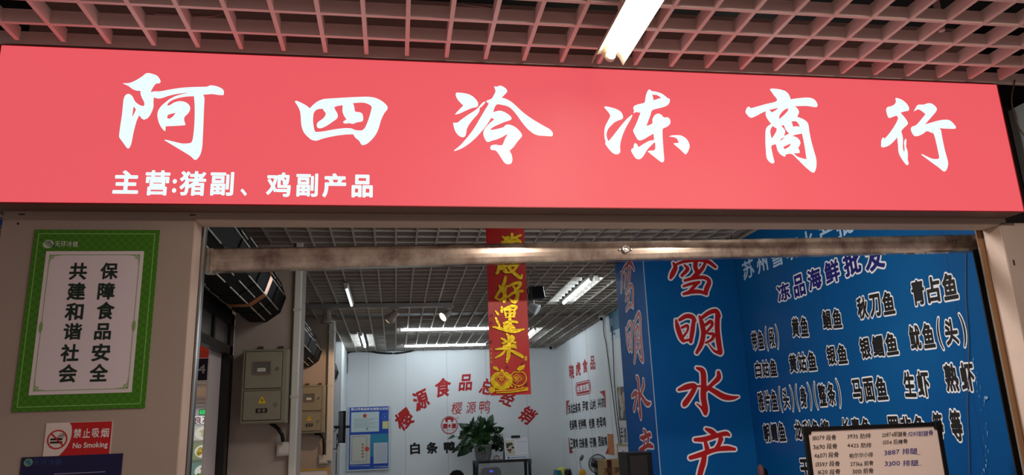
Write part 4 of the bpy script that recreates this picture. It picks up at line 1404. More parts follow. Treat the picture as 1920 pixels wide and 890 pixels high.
# ------------------------------------------------------------------ meter boxes, sockets, conduits, trunking
def meter_box(yf, x0, x1, z0, z1, label, cat='meter box'):
    P = Plane((0, yf, 0), (1, 0, 0), (0, 0, 1))
    w, h = x1 - x0, z1 - z0
    t = thing('meter_box', label, cat, ((x0 + x1) / 2, yf, z0))
    MB().slab_c(P, x0, z0, x1, z1, 0, .13, .008).build('cabinet', METERGREY, t)
    L = .13
    for n_, (a, b, c, d) in enumerate(((.07, .47, .87, .965), (.07, .05, .87, .435))):
        u0, v0, u1, v1 = x0 + w * a, z0 + h * b, x0 + w * c, z0 + h * d
        dm = MB().slab(P, u0 - .004, v0 - .004, u1 + .004, v1 + .004, L, L + .001, 1)
        dm.slab_c(P, u0, v0, u1, v1, L, L + .008, .003)
        door = dm.build('door', [METERGREY, BLACK], t)
        L2 = L + .008
        if n_ == 0:
            cu, cv = u0 + (u1 - u0) * .46, v0 + (v1 - v0) * .55
            mb = MB().slab(P, cu - w * .19, cv - h * .085, cu + w * .19, cv + h * .085, L2, L2 + .002, 0)
            mb.ring(P, cu - w * .20, cv - h * .09, cu + w * .20, cv + h * .09, .008, L2, L2 + .005, 1)
            mb.slab(P, cu - w * .1, cv - h * .05, cu + w * .08, cv + h * .0, L2 + .002, L2 + .003, 2)
            mb.build('viewing_window', [GLASSDARK, mat('window_rim', (120, 108, 96), .5), mat('meter_label', (196, 196, 190), .6)], door)
        else:
            cu, cv = u0 + (u1 - u0) * .5, v0 + (v1 - v0) * .68
            s = w * .09
            mb = MB().poly(P, [(cu - s, cv - s * .8), (cu + s, cv - s * .8), (cu, cv + s)], L2 + .001, 0)
            mb.poly(P, [(cu - s * .15, cv - s * .1), (cu + s * .1, cv - s * .5), (cu + s * .2, cv - s * .2), (cu, cv + s * .4)], L2 + .0016, 1)
            mb.build('warning_sticker', [YELLOW, INK], door)
            cv = v0 + (v1 - v0) * .32
            mb = MB().slab_c(P, cu - w * .12, cv - h * .028, cu + w * .12, cv + h * .028, L2, L2 + .006, .003, 0)
            mb.disc(P, cu - w * .05, cv, .011, .011, L2 + .0065, 16, 1).disc(P, cu + w * .05, cv, .011, .011, L2 + .0065, 16, 1)
            mb.build('breaker_slot', [BLACK, mat('slot_grey', (120, 110, 104), .5)], door)
        MB().lathe(P.p(u1 - w * .09, v0 + (v1 - v0) * .52, L2), [(.012, 0), (.012, .006), (.008, .01)], 16, axis=(0, -1, 0)).build('lock_knob', CHROME, door)
    for q in (.27, .72):
        MB().slab(P, x0 + w * q, z1, x0 + w * q + .035, z1 + .028, 0, .05).build('bracket', mat('bracket_dark', (70, 62, 54), .5), t)
    return t


Pm1 = Plane((0, 2.9 - .13, 0), (1, 0, 0), (0, 0, 1))
a = Pm1.uv(455, 655)
b = Pm1.uv(541, 797)
a2 = Pm1.uv(449, 797)
mx0, mx1 = (a[0] + a2[0]) / 2, (Pm1.uv(541, 655)[0] + Pm1.uv(536, 797)[0]) / 2
meter_box(2.9, mx0, mx1, (a2[1] + Pm1.uv(536, 791)[1]) / 2, a[1], 'grey-green electric meter box on the nearer pillar with a yellow warning triangle')
Pm2 = Plane((0, 6.2 - .13, 0), (1, 0, 0), (0, 0, 1))
meter_box(6.2, Pm2.uv(556, 765)[0], Pm2.uv(609, 765)[0], Pm2.uv(580, 812)[1], Pm2.uv(580, 722)[1], 'smaller-looking beige electric meter box on the second pillar lit by a warm lamp')


def socket(yf, px, py, w, h, label):
    P = Plane((0, yf, 0), (1, 0, 0), (0, 0, 1))
    c = P.uv(px, py)
    t = thing('junction_box', label, 'junction box', P.p(c[0], c[1] - h))
    MB().slab_c(P, c[0] - w, c[1] - h, c[0] + w, c[1] + h, 0, .035, .006).build('box', GREYPL, t)
    MB().slab_c(P, c[0] - w * .72, c[1] - h * .72, c[0] + w * .72, c[1] + h * .72, .035, .039, .003).build('cover_plate', mat('cover_plate', (212, 208, 198), .4), t)


socket(2.9, 533, 841, .047, .047, 'white square junction box below the nearer meter box')
socket(6.2, 606.5, 860, .05, .05, 'white square junction box below the second meter box')
P1 = Plane((0, 2.84, 0), (1, 0, 0), (0, 0, 1))
MB().tube([P1.p(*P1.uv(x, y)) for x, y in ((506, 792), (514, 797), (522, 804), (529, 815), (531, 828))], .013, 10).build('flexible_conduit', BLACKPL, label='black flexible conduit curving from the nearer meter box', cat='conduit')
P2 = Plane((0, 6.14, 0), (1, 0, 0), (0, 0, 1))
MB().tube([P2.p(*P2.uv(x, y)) for x, y in ((590, 813), (600, 814), (606, 820), (607, 835), (607, 852))], .013, 10).build('flexible_conduit', BLACKPL, label='black flexible conduit curving from the second meter box', cat='conduit')


def trunking(yf, px0, px1, z0, z1, label):
    P = Plane((0, yf, 0), (1, 0, 0), (0, 0, 1))
    a, b = P.uv(px0, 700)[0], P.uv(px1, 700)[0]
    t = thing('cable_trunking', label, 'trunking', P.p((a + b) / 2, z0))
    MB().slab_c(P, a, z0, b, z1, 0, .04, .006).build('duct', TRUNK, t)
    mb = MB()
    for z in np.arange(z0 + .2, z1, .62):
        mb.slab(P, a - .002, z, b + .002, z + .02, .0, .0425)
    mb.build('clip', GREYPL, t)


trunking(2.9, 547.5, 561, 1.0, 3.02, 'white vertical cable trunking on the edge of the nearer pillar')
trunking(6.2, 615, 626, 1.25, 2.83, 'white vertical cable trunking on the edge of the second pillar')
P = Plane((0, 6.2, 0), (1, 0, 0), (0, 0, 1))
q = rr_(P, 552, 877, 618, 940)
t = thing('framed_notice', 'yellow-framed white notice low on the second pillar', 'notice', P.p((q[0] + q[2]) / 2, q[1]))
MB().ring(P, *q, .018, 0, .015).build('frame', mat('brass_frame', (196, 160, 60), .4), t)
MB().slab(P, q[0] + .017, q[1] + .017, q[2] - .017, q[3] - .017, 0, .008).build('sheet', PAPER, t)

# wall monitor on the far pillar, seen edge-on
YM = 7.9
t = thing('wall_monitor', 'black flat monitor angled out from the wall beside the second pillar', 'monitor', (-0.86, YM, 1.6))
MP = Plane(onY(639, 800, YM), (0.36, -0.93, 0), (0, 0, 1))
MB().slab_c(MP, -.12, -.21, .12, .21, -.03, 0, .006).build('housing', BLACKPL, t)
MB().slab(MP, -.108, -.19, .108, .195, 0, .0015).build('screen', mat('screen_blue_grey', (46, 64, 78), .15), t)
MB().tube([MP.p(0, 0, -.03), MP.p(-.02, 0, -.12), (-0.9, 8.15, 1.62)], .02, 10).build('arm', BLACK, t)
pts = [onY(x, y, YM - .02) for x, y in ((634, 800), (622, 815), (618, 830), (628, 842), (634, 830), (632, 812), (631, 850), (630, 889))]
MB().tube(smooth_line(pts, 5), .006, 6).build('power_cable', BLACKPL, label='black looped power cable hanging from the wall monitor', cat='cable')

# ------------------------------------------------------------------ ceiling lights inside
def tube_light(p0, p1, label, r=.014, m=None):
    p0, p1 = np.array(p0, float), np.array(p1, float)
    t = thing('tube_light', label, 'light', (p0 + p1) / 2, 'lit tube lights on the inner ceiling')
    d = (p1 - p0) / np.linalg.norm(p1 - p0)
    A = np.cross(d, (0, 0, 1))
    A /= np.linalg.norm(A)
    B = np.cross(A, d)
    B = B if B[2] > 0 else -B
    MB().prism([(-.018, .012), (.018, .012), (.024, .034), (-.024, .034)], p0 - d * .03, p1 + d * .03, A, B).build('batten', GREYPL, t)
    if m is None:
        MB().prism([(-.11, .104), (.11, .104), (.11, .110), (-.11, .110)], p0 - d * .05, p1 + d * .05, A, B).build('back_plate', mat('back_plate_grey', (38, 42, 40), .8), t)
    MB().tube([p0, p1], r, 12).build('tube', m or TUBE_IN, t)
    for q, s in ((p0, -1), (p1, 1)):
        MB().lathe(q, [(.016, 0), (.018, .006), (.012, .02)], 12, axis=d * s).build('end_holder', GREYPL, t)


tube_light(*TUBES3[0], 'long horizontal tube light partly behind the red banner, farther from the back wall')
tube_light(*TUBES3[1], 'long horizontal tube light nearest to the white back wall')
tube_light(*TUBES3[2], 'short-looking slanted tube light near the back left corner of the white room')
tube_light(*TUBES3[3], 'dimmer slanted tube light above the second pillar', r=.011, m=mat('dim_lit_tube', (226, 240, 246), .4, emit=1.6))
tube_light(*TUBES3[4], 'slanted bright tube light close to the narrow blue board')
tube_light(*TUBES3[5], 'slanted tube light just beside the foot of the red banner')

# track with spot lamps
ta, tb = onC(575, 574.5, -.03), onC(850, 573.5, -.03)
yt = (ta[1] + tb[1]) / 2
zt = zc(yt) - .03
MB().box(ta[0], yt - .02, zt - .015, tb[0], yt + .02, zt + .03).build('lighting_track', mat('track_grey', (140, 138, 136), .4), label='grey lighting track carrying the spot lamps under the inner ceiling', cat='track')


def spot(px, py, aim, label, on=True, s=1.0):
    c = onY(px, py, yt)
    top = np.array([c[0], yt, zt - .015])
    c = np.array([c[0], yt, min(c[2], zt - .07)])
    t = thing('spot_lamp', label, 'lamp', c)
    d = np.array(aim, float)
    d /= np.linalg.norm(d)
    MB().box(top[0] - .05, yt - .018, zt - .035, top[0] + .05, yt + .018, zt - .015).tube([top - (0, 0, .02), c + (0, 0, .03)], .011, 10).build('mount', SPOTBODY, t)
    A = np.cross(d, (0, 1, 0))
    A = A / np.linalg.norm(A)
    sd = np.cross(d, A)
    mb = MB()
    for q in (-1, 1):
        mb.tube([c + (0, 0, .03), c + sd * q * .06 * s + np.array([0, 0, .02]), c + sd * q * .055 * s + d * .05], .006, 8)
    mb.build('yoke', SPOTBODY, t)
    MB().lathe(c, [(.025 * s, -.06 * s), (.035 * s, -.05 * s), (.042 * s, -.01), (.045 * s, .03 * s), (.068 * s, .06 * s), (.07 * s, .085 * s), (.062 * s, .085 * s)], 24, axis=d).build('shade', SPOTBODY, t)
    MB().lathe(c + d * .078 * s, [(.06 * s, 0), (.06 * s, .012 * s), (.02, .018 * s)], 24, axis=d).build('lens', WARMLAMP if on else mat('dark_lens', (90, 84, 80), .2), t)
    return c, d


c1, d1 = spot(839, 588, (-.75, -.35, -.55), 'glowing warm spot lamp on the lighting track, pointing aside', s=.8)
c2, d2 = spot(738, 590, (-.75, .55, -.7), 'spot lamp on the lighting track above the white room, pointing away', s=.9)
c3, d3 = spot(613, 590, (.05, .12, -1), 'grey spot lamp hanging over the second pillar', on=False)
lamp('spot_light', 'SPOT', tuple(c1 + d1 * .12), 30, (1, .72, .48), spot_size=1.2, spot_blend=.5, shadow_soft_size=.04, aim=tuple(c1 + d1))
lamp('spot_light', 'SPOT', tuple(c2 + d2 * .12), 34, (1, .62, .38), spot_size=1.1, spot_blend=.35, shadow_soft_size=.03, aim=tuple(c2 + d2))
# clip lamps behind the banner, on the ceiling nearer to the viewer
c = onY(1007, 548, 3.6)
t = thing('work_lamp', 'black flood lamp on a bracket under the ceiling beside the red banner', 'lamp', c)
P = Plane(c, (0.9, 0.3, 0.1), (-.1, .1, 1))
MB().slab_c(P, -.07, -.055, .07, .055, -.05, .02, .012).build('housing', BLACK, t)
mb = MB()
for q in (-.075, .075):
    mb.tube([P.p(q, 0, -.01), P.p(q, .10, -.02), P.p(q * .6, .17, -.02)], .006, 8)
mb.tube([P.p(-.045, .17, -.02), P.p(.045, .17, -.02)], .006, 8)
mb.tube([P.p(0, .17, -.02), np.array([P.p(0, .17, -.02)[0], P.p(0, .17, -.02)[1], zc(3.6) + .01])], .007, 8)
mb.build('bracket', mat('bracket_grey', (110, 108, 106), .4), t)
c = onY(1000, 577, 4.6)
t = thing('spot_lamp', 'pale grey spot lamp hanging under the black flood lamp by the banner', 'lamp', c)
MB().lathe(c, [(.03, -.05), (.045, -.02), (.05, .03), (.06, .05), (.052, .05)], 20, axis=(.7, -.3, -.5)).build('shade', mat('spot_pale', (190, 190, 196), .4), t)
MB().tube([c + (0, 0, .03), c + (.01, 0, .1), np.array([c[0] + .01, c[1], zc(4.6) + .01])], .008, 8).build('mount', mat('spot_pale', (190, 190, 196), .4), t)

# cameras
def dome(c, d, label, arm=None):
    t = thing('security_camera', label, 'camera', c)
    MB().lathe(c, [(.05, .05), (.052, .02), (.05, -.02), (.042, -.04)], 24, axis=(0, 0, 1)).build('base', GREYPL, t)
    c2 = np.array(c) - (0, 0, .055)
    d = np.array(d, float) / np.linalg.norm(d)
    prof = [(.001, -.045)] + [(.045 * math.cos(a), .045 * math.sin(a)) for a in np.linspace(-1.3, .9, 9)] + [(.024, .043)]
    MB().lathe(c2, prof, 20, axis=d).build('eyeball', mat('camera_white', (214, 214, 216), .4), t)
    MB().lathe(c2 + d * .042, [(.024, 0), (.022, .006), (.004, .008)], 18, axis=d).build('lens', BLACKPL, t)


PR = Plane((XRW, 0, 0), (0, -1, 0), (0, 0, 1))
c = onX(1129, 590, XRW - .07)
dome(c + (0, 0, .03), (-.5, -.6, -.7), 'white dome camera high on the right white wall by the narrow blue board')
MB().box(c[0] - .02, c[1] - .03, c[2] + .06, XRW, c[1] + .03, c[2] + .09).build('camera_bracket', GREYPL, label='small white bracket holding the dome camera to the white wall', cat='bracket')
c = onY(1032.5, 647, YBACK - .07)
dome(c + (0, 0, .03), (-.2, -.8, -.5), 'small white dome camera in the far corner of the white room')
MB().box(c[0] - .03, c[1] - .02, c[2] + .06, c[0] + .03, YBACK, c[2] + .09).build('camera_bracket', GREYPL, label='small white bracket holding the corner camera to the back wall', cat='bracket')
for i, (xs, lb) in enumerate(((((1133, 600), (1134, 625), (1139, 650), (1148, 720), (1158, 800), (1163, 832)), 'thin black cable trailing from the dome camera down the white wall'), (((1148, 610), (1151, 650), (1154, 720), (1161, 790), (1166, 832)), 'second thin cable beside the dome camera cable'))):
    pts = [PR.p(*PR.uv(x, y), .012) for x, y in xs]
    MB().tube(smooth_line(pts, 4), .005, 6).build('hanging_cable', BLACKPL, label=lb, cat='cable')
pts = [onY(x, y, YBACK - .03) for x, y in ((650, 700), (651, 675), (654, 660), (690, 658), (710, 661), (740, 662), (765, 659), (783, 654))]
MB().tube(smooth_line(pts, 5), .014, 8).build('black_hose', BLACKPL, label='black cable drooping along the top of the white back wall', cat='cable')

# ------------------------------------------------------------------ lettering on the white walls
PB = Plane((0, YBACK, 0), (1, 0, 0), (0, 0, 1))
kb = lambda x, y: (730 + x / 5.234, 690 + y / 5.234)
t = thing('wall_lettering', 'arc of seven red vinyl characters on the white back wall', 'lettering', PB.p(*PB.uv(850, 780)))
for ch, x, y, w, h, rot in (('樱', 145, 500, 150, 150, 38), ('源', 310, 310, 135, 160, 24), ('食', 525, 188, 140, 160, 6), ('品', 750, 140, 115, 140, 2), ('总', 965, 180, 130, 140, -10), ('经', 1165, 290, 120, 135, -24), ('销', 1355, 460, 125, 150, -38)):
    u, v = PB.uv(*kb(x, y))
    s = abs(PB.uv(851, 760)[0] - PB.uv(850, 760)[0]) / 5.234
    mb = MB()
    put(mb, PB, ch, u, v, w * s * 1.06, h * s * 1.08, .002, r=.03, rot=math.radians(rot), shear=.15)
    mb.build('character', REDINK, t)
t = thing('wall_lettering', 'three thin red characters beneath the red arc on the back wall', 'lettering', PB.p(*PB.uv(882, 775)))
for ch, x, y, w, h in (('樱', 662, 392, 105, 115), ('源', 803, 386, 95, 110), ('鸭', 935, 380, 105, 125)):
    u, v = PB.uv(*kb(x, y))
    mb = MB()
    put(mb, PB, ch, u, v, w * s, h * s, .002, r=.005, shear=.15, rot=.03)
    mb.build('character', REDINK, t)
t = thing('wall_lettering', 'row of bold black characters low on the back wall behind the plant', 'lettering', PB.p(*PB.uv(850, 850)))
for i, ch in enumerate('白条鸭展示厅'):
    u, v = PB.uv(*kb((252, 420, 590, 757, 925, 1090)[i], 786 - i * 5.5))
    mb = MB()
    put(mb, PB, ch, u, v, (84 if i == 0 else 100) * s, 100 * s, .002, r=.045, rot=.03)
    mb.build('character', INK, t)
t = thing('wall_emblem', 'round red ring emblem on the back wall left of the plant', 'emblem', PB.p(*PB.uv(843, 815)))
u, v = PB.uv(*kb(590, 558))
mb = MB()
mb.disc(PB, u, v, 84 * s, 86 * s, .002, 48, 0, inner=.93)
mb.disc(PB, u, v, 75 * s, 77 * s, .002, 48, 0, inner=.95)
mb.build('ring', REDINK2, t)
mb = MB()
for sx in (-1, 1):
    st = [[(u + sx * 26 * s, v + 34 * s, 16 * s), (u + sx * 28 * s, v + 56 * s, 26 * s), (u, v + 66 * s, 24 * s)]]
    vs, fs = brush(st, 0, 50)
    mb.add([PB.p(a, b, .002 + .0003 * (sx > 0)) for a, b in vs], fs)
put(mb, PB, '樱', u - 42 * s, v - 8 * s, 44 * s, 44 * s, .0022, r=.05)
put(mb, PB, '源', u + 42 * s, v - 8 * s, 44 * s, 44 * s, .0022, r=.05)
mb.poly(PB, [(u, v + 16 * s), (u + 14 * s, v - 8 * s), (u + 5 * s, v - 16 * s), (u + 6 * s, v - 26 * s), (u - 6 * s, v - 26 * s), (u - 5 * s, v - 16 * s), (u - 14 * s, v - 8 * s)], .0023)
put_line(mb, PB, 'YINGYUAN', (u - 46 * s, v - 46 * s), (u + 46 * s, v - 46 * s), 18 * s, .0022)
mb.disc(PB, u + 83 * s, v + 66 * s, 12 * s, 12 * s, .002, 20, 0, inner=.82)
put(mb, PB, 'R', u + 83 * s, v + 66 * s, 8 * s, 11 * s, .002)
mb.build('device', REDINK2, t)

kr = lambda x, y: (1040 + x / 3.707, 650 + y / 3.707)


def rw(root, txt, x0, x1, yl, yr, h, m, r=.03):
    a, b = PR.uv(*kr(x0, yl)), PR.uv(*kr(x1, yr))
    hh = PR.uv(*kr((x0 + x1) / 2, (yl + yr) / 2 - h / 2))[1] - PR.uv(*kr((x0 + x1) / 2, (yl + yr) / 2 + h / 2))[1]
    n = len(txt)
    mb = MB()
    for i, ch in enumerate(txt):
        c = a + (b - a) * (i + .5) / n
        put(mb, PR, ch, c[0], c[1], (b[0] - a[0]) / n * .88, hh, .002, r=r, rot=math.atan2(b[1] - a[1], b[0] - a[0]))
    mb.build('lettering', m, root)


t = thing('wall_lettering', 'four dull red characters at the top of the right white wall', 'lettering', PR.p(*PR.uv(*kr(190, 220))))
for ch, x, y in (('晓', 118, 172), ('虎', 164, 152), ('食', 212, 132), ('品', 265, 110)):
    rw(t, ch, x - 18, x + 18, y + 2, y - 2, 92, REDINK2, .035)
t = thing('wall_badge', 'rounded red badge with white characters below the red heading on the right wall', 'badge', PR.p(*PR.uv(*kr(198, 340))))
q0, q1 = PR.uv(*kr(146, 292)), PR.uv(*kr(252, 280))
cu, cv = (q0 + q1) / 2
hw, hh = (q1[0] - q0[0]) / 2, (PR.uv(*kr(198, 238))[1] - PR.uv(*kr(198, 335))[1]) / 2
mb = MB()


def rrect(hw, hh, r, n=6):
    o = []
    for cx, cy, a0 in ((hw - r, hh - r, 0), (-hw + r, hh - r, 90), (-hw + r, -hh + r, 180), (hw - r, -hh + r, 270)):
        for i in range(n + 1):
            a = math.radians(a0 + 90 * i / n)
            o.append((cu + cx + r * math.cos(a), cv + cy + r * math.sin(a)))
    return o


mb.poly(PR, rrect(hw, hh, min(hw, hh) * .95), .002, 0)
mb.poly(PR, rrect(hw * .93, hh * .86, min(hw, hh) * .82), .0026, 1)
mb.poly(PR, rrect(hw * .88, hh * .78, min(hw, hh) * .75), .0032, 0)
for i, ch in enumerate('经营范围'):
    put(mb, PR, ch, cu + hw * (-.6 + .4 * i), cv, hw * .34, hh * .9, .004, r=.03, mi=1)
mb.build('badge', [REDINK2, WHITEINK], t)
t = thing('wall_lettering', 'three rows of black poultry names on the right white wall', 'lettering', PR.p(*PR.uv(*kr(220, 700))))
for txt, x0_, x1_, yl, yr in (('东北白条鸡', 95, 180, 432, 420), ('尹家', 193, 235, 414, 408), ('山村', 247, 287, 404, 398), ('兴农', 300, 349, 392, 384),
                             ('老麻鸭', 103, 155, 543, 538), ('老种鸭', 165, 220, 538, 533), ('老鹅', 237, 278, 532, 529), ('老母鸡', 290, 357, 526, 520),
                             ('三黄鸡', 110, 163, 672, 670), ('白条鹅', 172, 230, 668, 666), ('仔鹅', 243, 290, 664, 661), ('西装鸡', 303, 366, 658, 654)):
    rw(t, txt, x0_, x1_, yl, yr, 66, INK, .035)
for i, (pts, lb) in enumerate((((( 80, 375), (105, 370), (98, 385), (92, 410), (88, 470), (83, 478)), 'red corner ornament at the upper left of the poultry list'),
                               (((310, 312), (352, 300), (357, 420), (350, 425), (345, 350), (330, 325)), 'red corner ornament at the upper right of the poultry list'),
                               (((97, 630), (102, 632), (108, 690), (130, 735), (104, 740)), 'red corner ornament at the lower left of the poultry list'),
                               (((372, 690), (360, 730), (352, 742), (378, 744)), 'red corner ornament at the lower right of the poultry list'))):
    MB().poly(PR, [PR.uv(*kr(*q)) for q in pts], .002).build('corner_ornament', REDINK2, label=lb, cat='ornament')
a, b = PR.uv(*kr(372, 675)), PR.uv(*kr(412, 675))
v0, v1 = PR.uv(*kr(392, 748))[1], PR.uv(*kr(392, 605))[1]
MB().slab(PR, a[0], v0, b[0], v1, 0, .004).build('couplet_strip', mat('couplet_red', (190, 70, 50), .5, rgb2=(206, 150, 70), nscale=40), label='red and gold speckled paper strip beside the poultry list', cat='strip')
# teal pennant, food poster and certificate further along the right wall
a, b = PR.uv(1144, 615), PR.uv(1156, 615)
v0, v1 = PR.uv(1150, 636)[1], PR.uv(1150, 585)[1]
t = thing('wall_pennant', 'teal wall hanging with white lower edge next to the narrow blue board', 'pennant', PR.p((a[0] + b[0]) / 2, v0))
MB().slab(PR, a[0], v0 + .1, b[0] + .4, v1, 0, .006).build('cloth', mat('teal_cloth', (30, 130, 150), .6, rgb2=(14, 90, 130), nscale=6), t)
MB().slab(PR, a[0], v0, b[0] + .4, v0 + .1, 0, .006).build('fringe', mat('pale_fringe', (190, 220, 226), .6), t)
mb = MB()
put(mb, PR, '龙', (a[0] + b[0]) / 2 + .03, v0 + (v1 - v0) * .5, .12, .24, .007, r=0.01)
mb.build('emblem', NAVYINK, t)
a, b = PR.uv(1160, 775), PR.uv(1176, 775)
v0, v1 = PR.uv(1166, 832)[1], PR.uv(1164, 722)[1]
t = thing('food_poster', 'tall food poster on the right wall half hidden by the narrow blue board', 'poster', PR.p((a[0] + b[0]) / 2, v0))
MB().slab(PR, a[0], v0, b[0] + .3, v1, 0, .004).build('sheet', mat('poster_sheet', (206, 204, 206), .5), t)
mb = MB()
mb.slab(PR, a[0] + .02, v0 + (v1 - v0) * .4, b[0] + .28, v1 - .02, .004, .005, 0)
for k in range(14):
    rr = random.Random(k)
    mb.disc(PR, a[0] + .05 + rr.random() * .35, v0 + (v1 - v0) * (.46 + rr.random() * .45), .045, .06, .0055 + k * .0003, 12, 1 + k % 2)
mb.build('picture', [mat('picture_dark', (70, 74, 84), .5), mat('picture_tan', (176, 140, 96), .5), mat('picture_pale', (180, 176, 170), .5)], t)
mb = MB()
put(mb, PR, '手', a[0] + .09, v0 + (v1 - v0) * .16, .10, .17, .0055, r=.01)
put(mb, PR, '抓', a[0] + .22, v0 + (v1 - v0) * .16, .10, .17, .0055, r=.01)
mb.build('lettering', INK, t)
a, b = PR.uv(1160, 858), PR.uv(1178, 858)
v0, v1 = PR.uv(1170, 885)[1], PR.uv(1168, 832)[1]
t = thing('certificate', 'gold-framed white certificate on the right wall above the cardboard boxes', 'certificate', PR.p((a[0] + b[0]) / 2, v0))
MB().ring(PR, a[0], v0, b[0] + .2, v1, .02, 0, .015).build('frame', mat('gold_frame', (176, 150, 80), .4), t)
mb = MB().slab(PR, a[0] + .018, v0 + .018, b[0] + .18, v1 - .018, 0, .008)
mb.disc(PR, a[0] + .22, v1 - .11, .035, .04, .0085, 14, 1)
mb.build('sheet', [PAPER, REDINK2], t)

# ------------------------------------------------------------------ blue public notice board on the back wall
PBN = Plane((0, YBACK - 0.022, 0), (1, 0, 0), (0, 0, 1))
kn = lambda x, y: (640 + x / 5.933, 740 + y / 5.933)


def nr(x0, y0, x1, y1):
    # board rectangles follow its upright edges
    a, b = PBN.uv(*kn(x0, (y0 + y1) / 2)), PBN.uv(*kn(x1, (y0 + y1) / 2))
    c, d = PBN.uv(*kn((x0 + x1) / 2, y1)), PBN.uv(*kn((x0 + x1) / 2, y0))
    return a[0], c[1], b[0], d[1]


q = nr(72, 125, 540, 838)
t = thing('notice_board', 'blue public notice board holding licences on the white back wall', 'notice board', PBN.p((q[0] + q[2]) / 2, q[1]))
MB().slab_c(PBN, *q, 0, .02, .006).build('board', mat('board_frame', (206, 212, 216), .5), t)
MB().slab(PBN, q[0] + .02, q[1] + .02, q[2] - .02, q[3] - .012, .02, .022).build('blue_face', mat('notice_blue', (16, 70, 168), .5), t)
mb = MB()
put_line(mb, PBN, '昆山市食品安全信息公示栏', PBN.uv(*kn(108, 160)), PBN.uv(*kn(525, 152)), .042, .023, r=.03)
put_line(mb, PBN, '许可证号公示监督员', PBN.uv(*kn(95, 788)), PBN.uv(*kn(320, 784)), .018, .023)
put_line(mb, PBN, '昆山市市场监督管理局', PBN.uv(*kn(365, 798)), PBN.uv(*kn(520, 794)), .022, .023)
mb.build('lettering', WHITEINK, t)
for nm, bx, colr in (('licence', (110, 190, 420, 410), (190, 206, 206)), ('certificate_sheet', (98, 442, 322, 768), (196, 192, 180)), ('paper_sheet', (360, 530, 514, 760), (190, 196, 206))):
    b_ = nr(*bx)
    mb = MB().slab(PBN, *b_, .022, .024, 0)
    if nm == 'licence':
        c = PBN.uv(*kn(262, 232))
        mb.disc(PBN, c[0], c[1], .03, .03, .0246, 20, 1)
        for k in range(7):
            p_ = nr(140, 262 + k * 16, 400 - (k % 3) * 40, 266 + k * 16)
            mb.slab(PBN, *p_, .024, .0244, 2)
        mb.slab(PBN, *nr(276, 365, 298, 390), .024, .0244, 2)
    elif nm == 'certificate_sheet':
        mb.ring(PBN, *nr(115, 460, 285, 745), .008, .024, .0246, 2)
        c = PBN.uv(*kn(285, 600))
        mb.disc(PBN, c[0], c[1], .035, .035, .0255, 20, 1)
        for k in range(5):
            mb.slab(PBN, *nr(228, 540 + k * 34, 250, 562 + k * 34), .024, .0248, 3)
    else:
        for k in range(11):
            mb.slab(PBN, *nr(375, 550 + k * 18, 500, 553 + k * 18), .024, .0244, 2)
    mb.build(nm, [mat('sheet_%s' % nm, colr, .5), mat('seal_red', (196, 66, 40), .5), mat('grey_print', (130, 140, 146), .6), mat('ochre_print', (150, 120, 70), .6)], t)
mb = MB().slab(PBN, *nr(328, 432, 520, 680), .022, .0232)
mb.build('teal_leaflet', mat('teal_print', (40, 130, 160), .5), t)
mb = MB()
c = PBN.uv(*kn(485, 240))
mb.disc(PBN, c[0], c[1], .05, .05, .0232, 28, 1, inner=.9)
put(mb, PBN, 'A', c[0], c[1], .035, .04, .0234, mi=1)
mb.slab(PBN, *nr(458, 292, 522, 375), .022, .0236, 0)
mb.build('grade_panel', [mat('pale_yellow', (206, 200, 130), .6), mat('pale_blue_print', (120, 150, 200), .6)], t)

# ------------------------------------------------------------------ rack by the back wall with plant, calendar and ornament
YR = 8.75
ra, rb = onY(891, 864, YR), onY(996, 861.5, YR)
zr = (ra[2] + rb[2]) / 2
t = thing('shelf_rack', 'black metal rack standing by the back wall under the plant', 'rack', ((ra[0] + rb[0]) / 2, YR + .2, 0))
MB().box(ra[0], YR, zr - .03, rb[0], YR + .4, zr).build('top', BLACK, t)
for x in (ra[0], rb[0] - .05):
    for y in (YR, YR + .36):
        MB().box(x + .003, y + .002, 0, x + .045, y + .038, zr - .03).build('leg', BLACK, t)
MB().box(ra[0] + .045, YR + .01, .5, rb[0] - .05, YR + .39, .52).build('lower_shelf', BLACK, t)
for x in (ra[0], rb[0] - .05):
    MB().box(x - .004, YR - .004, zr - .07, x + .052, YR + .044, zr + .004).build('corner_joint', mat('joint_grey', (70, 76, 86), .4), t)

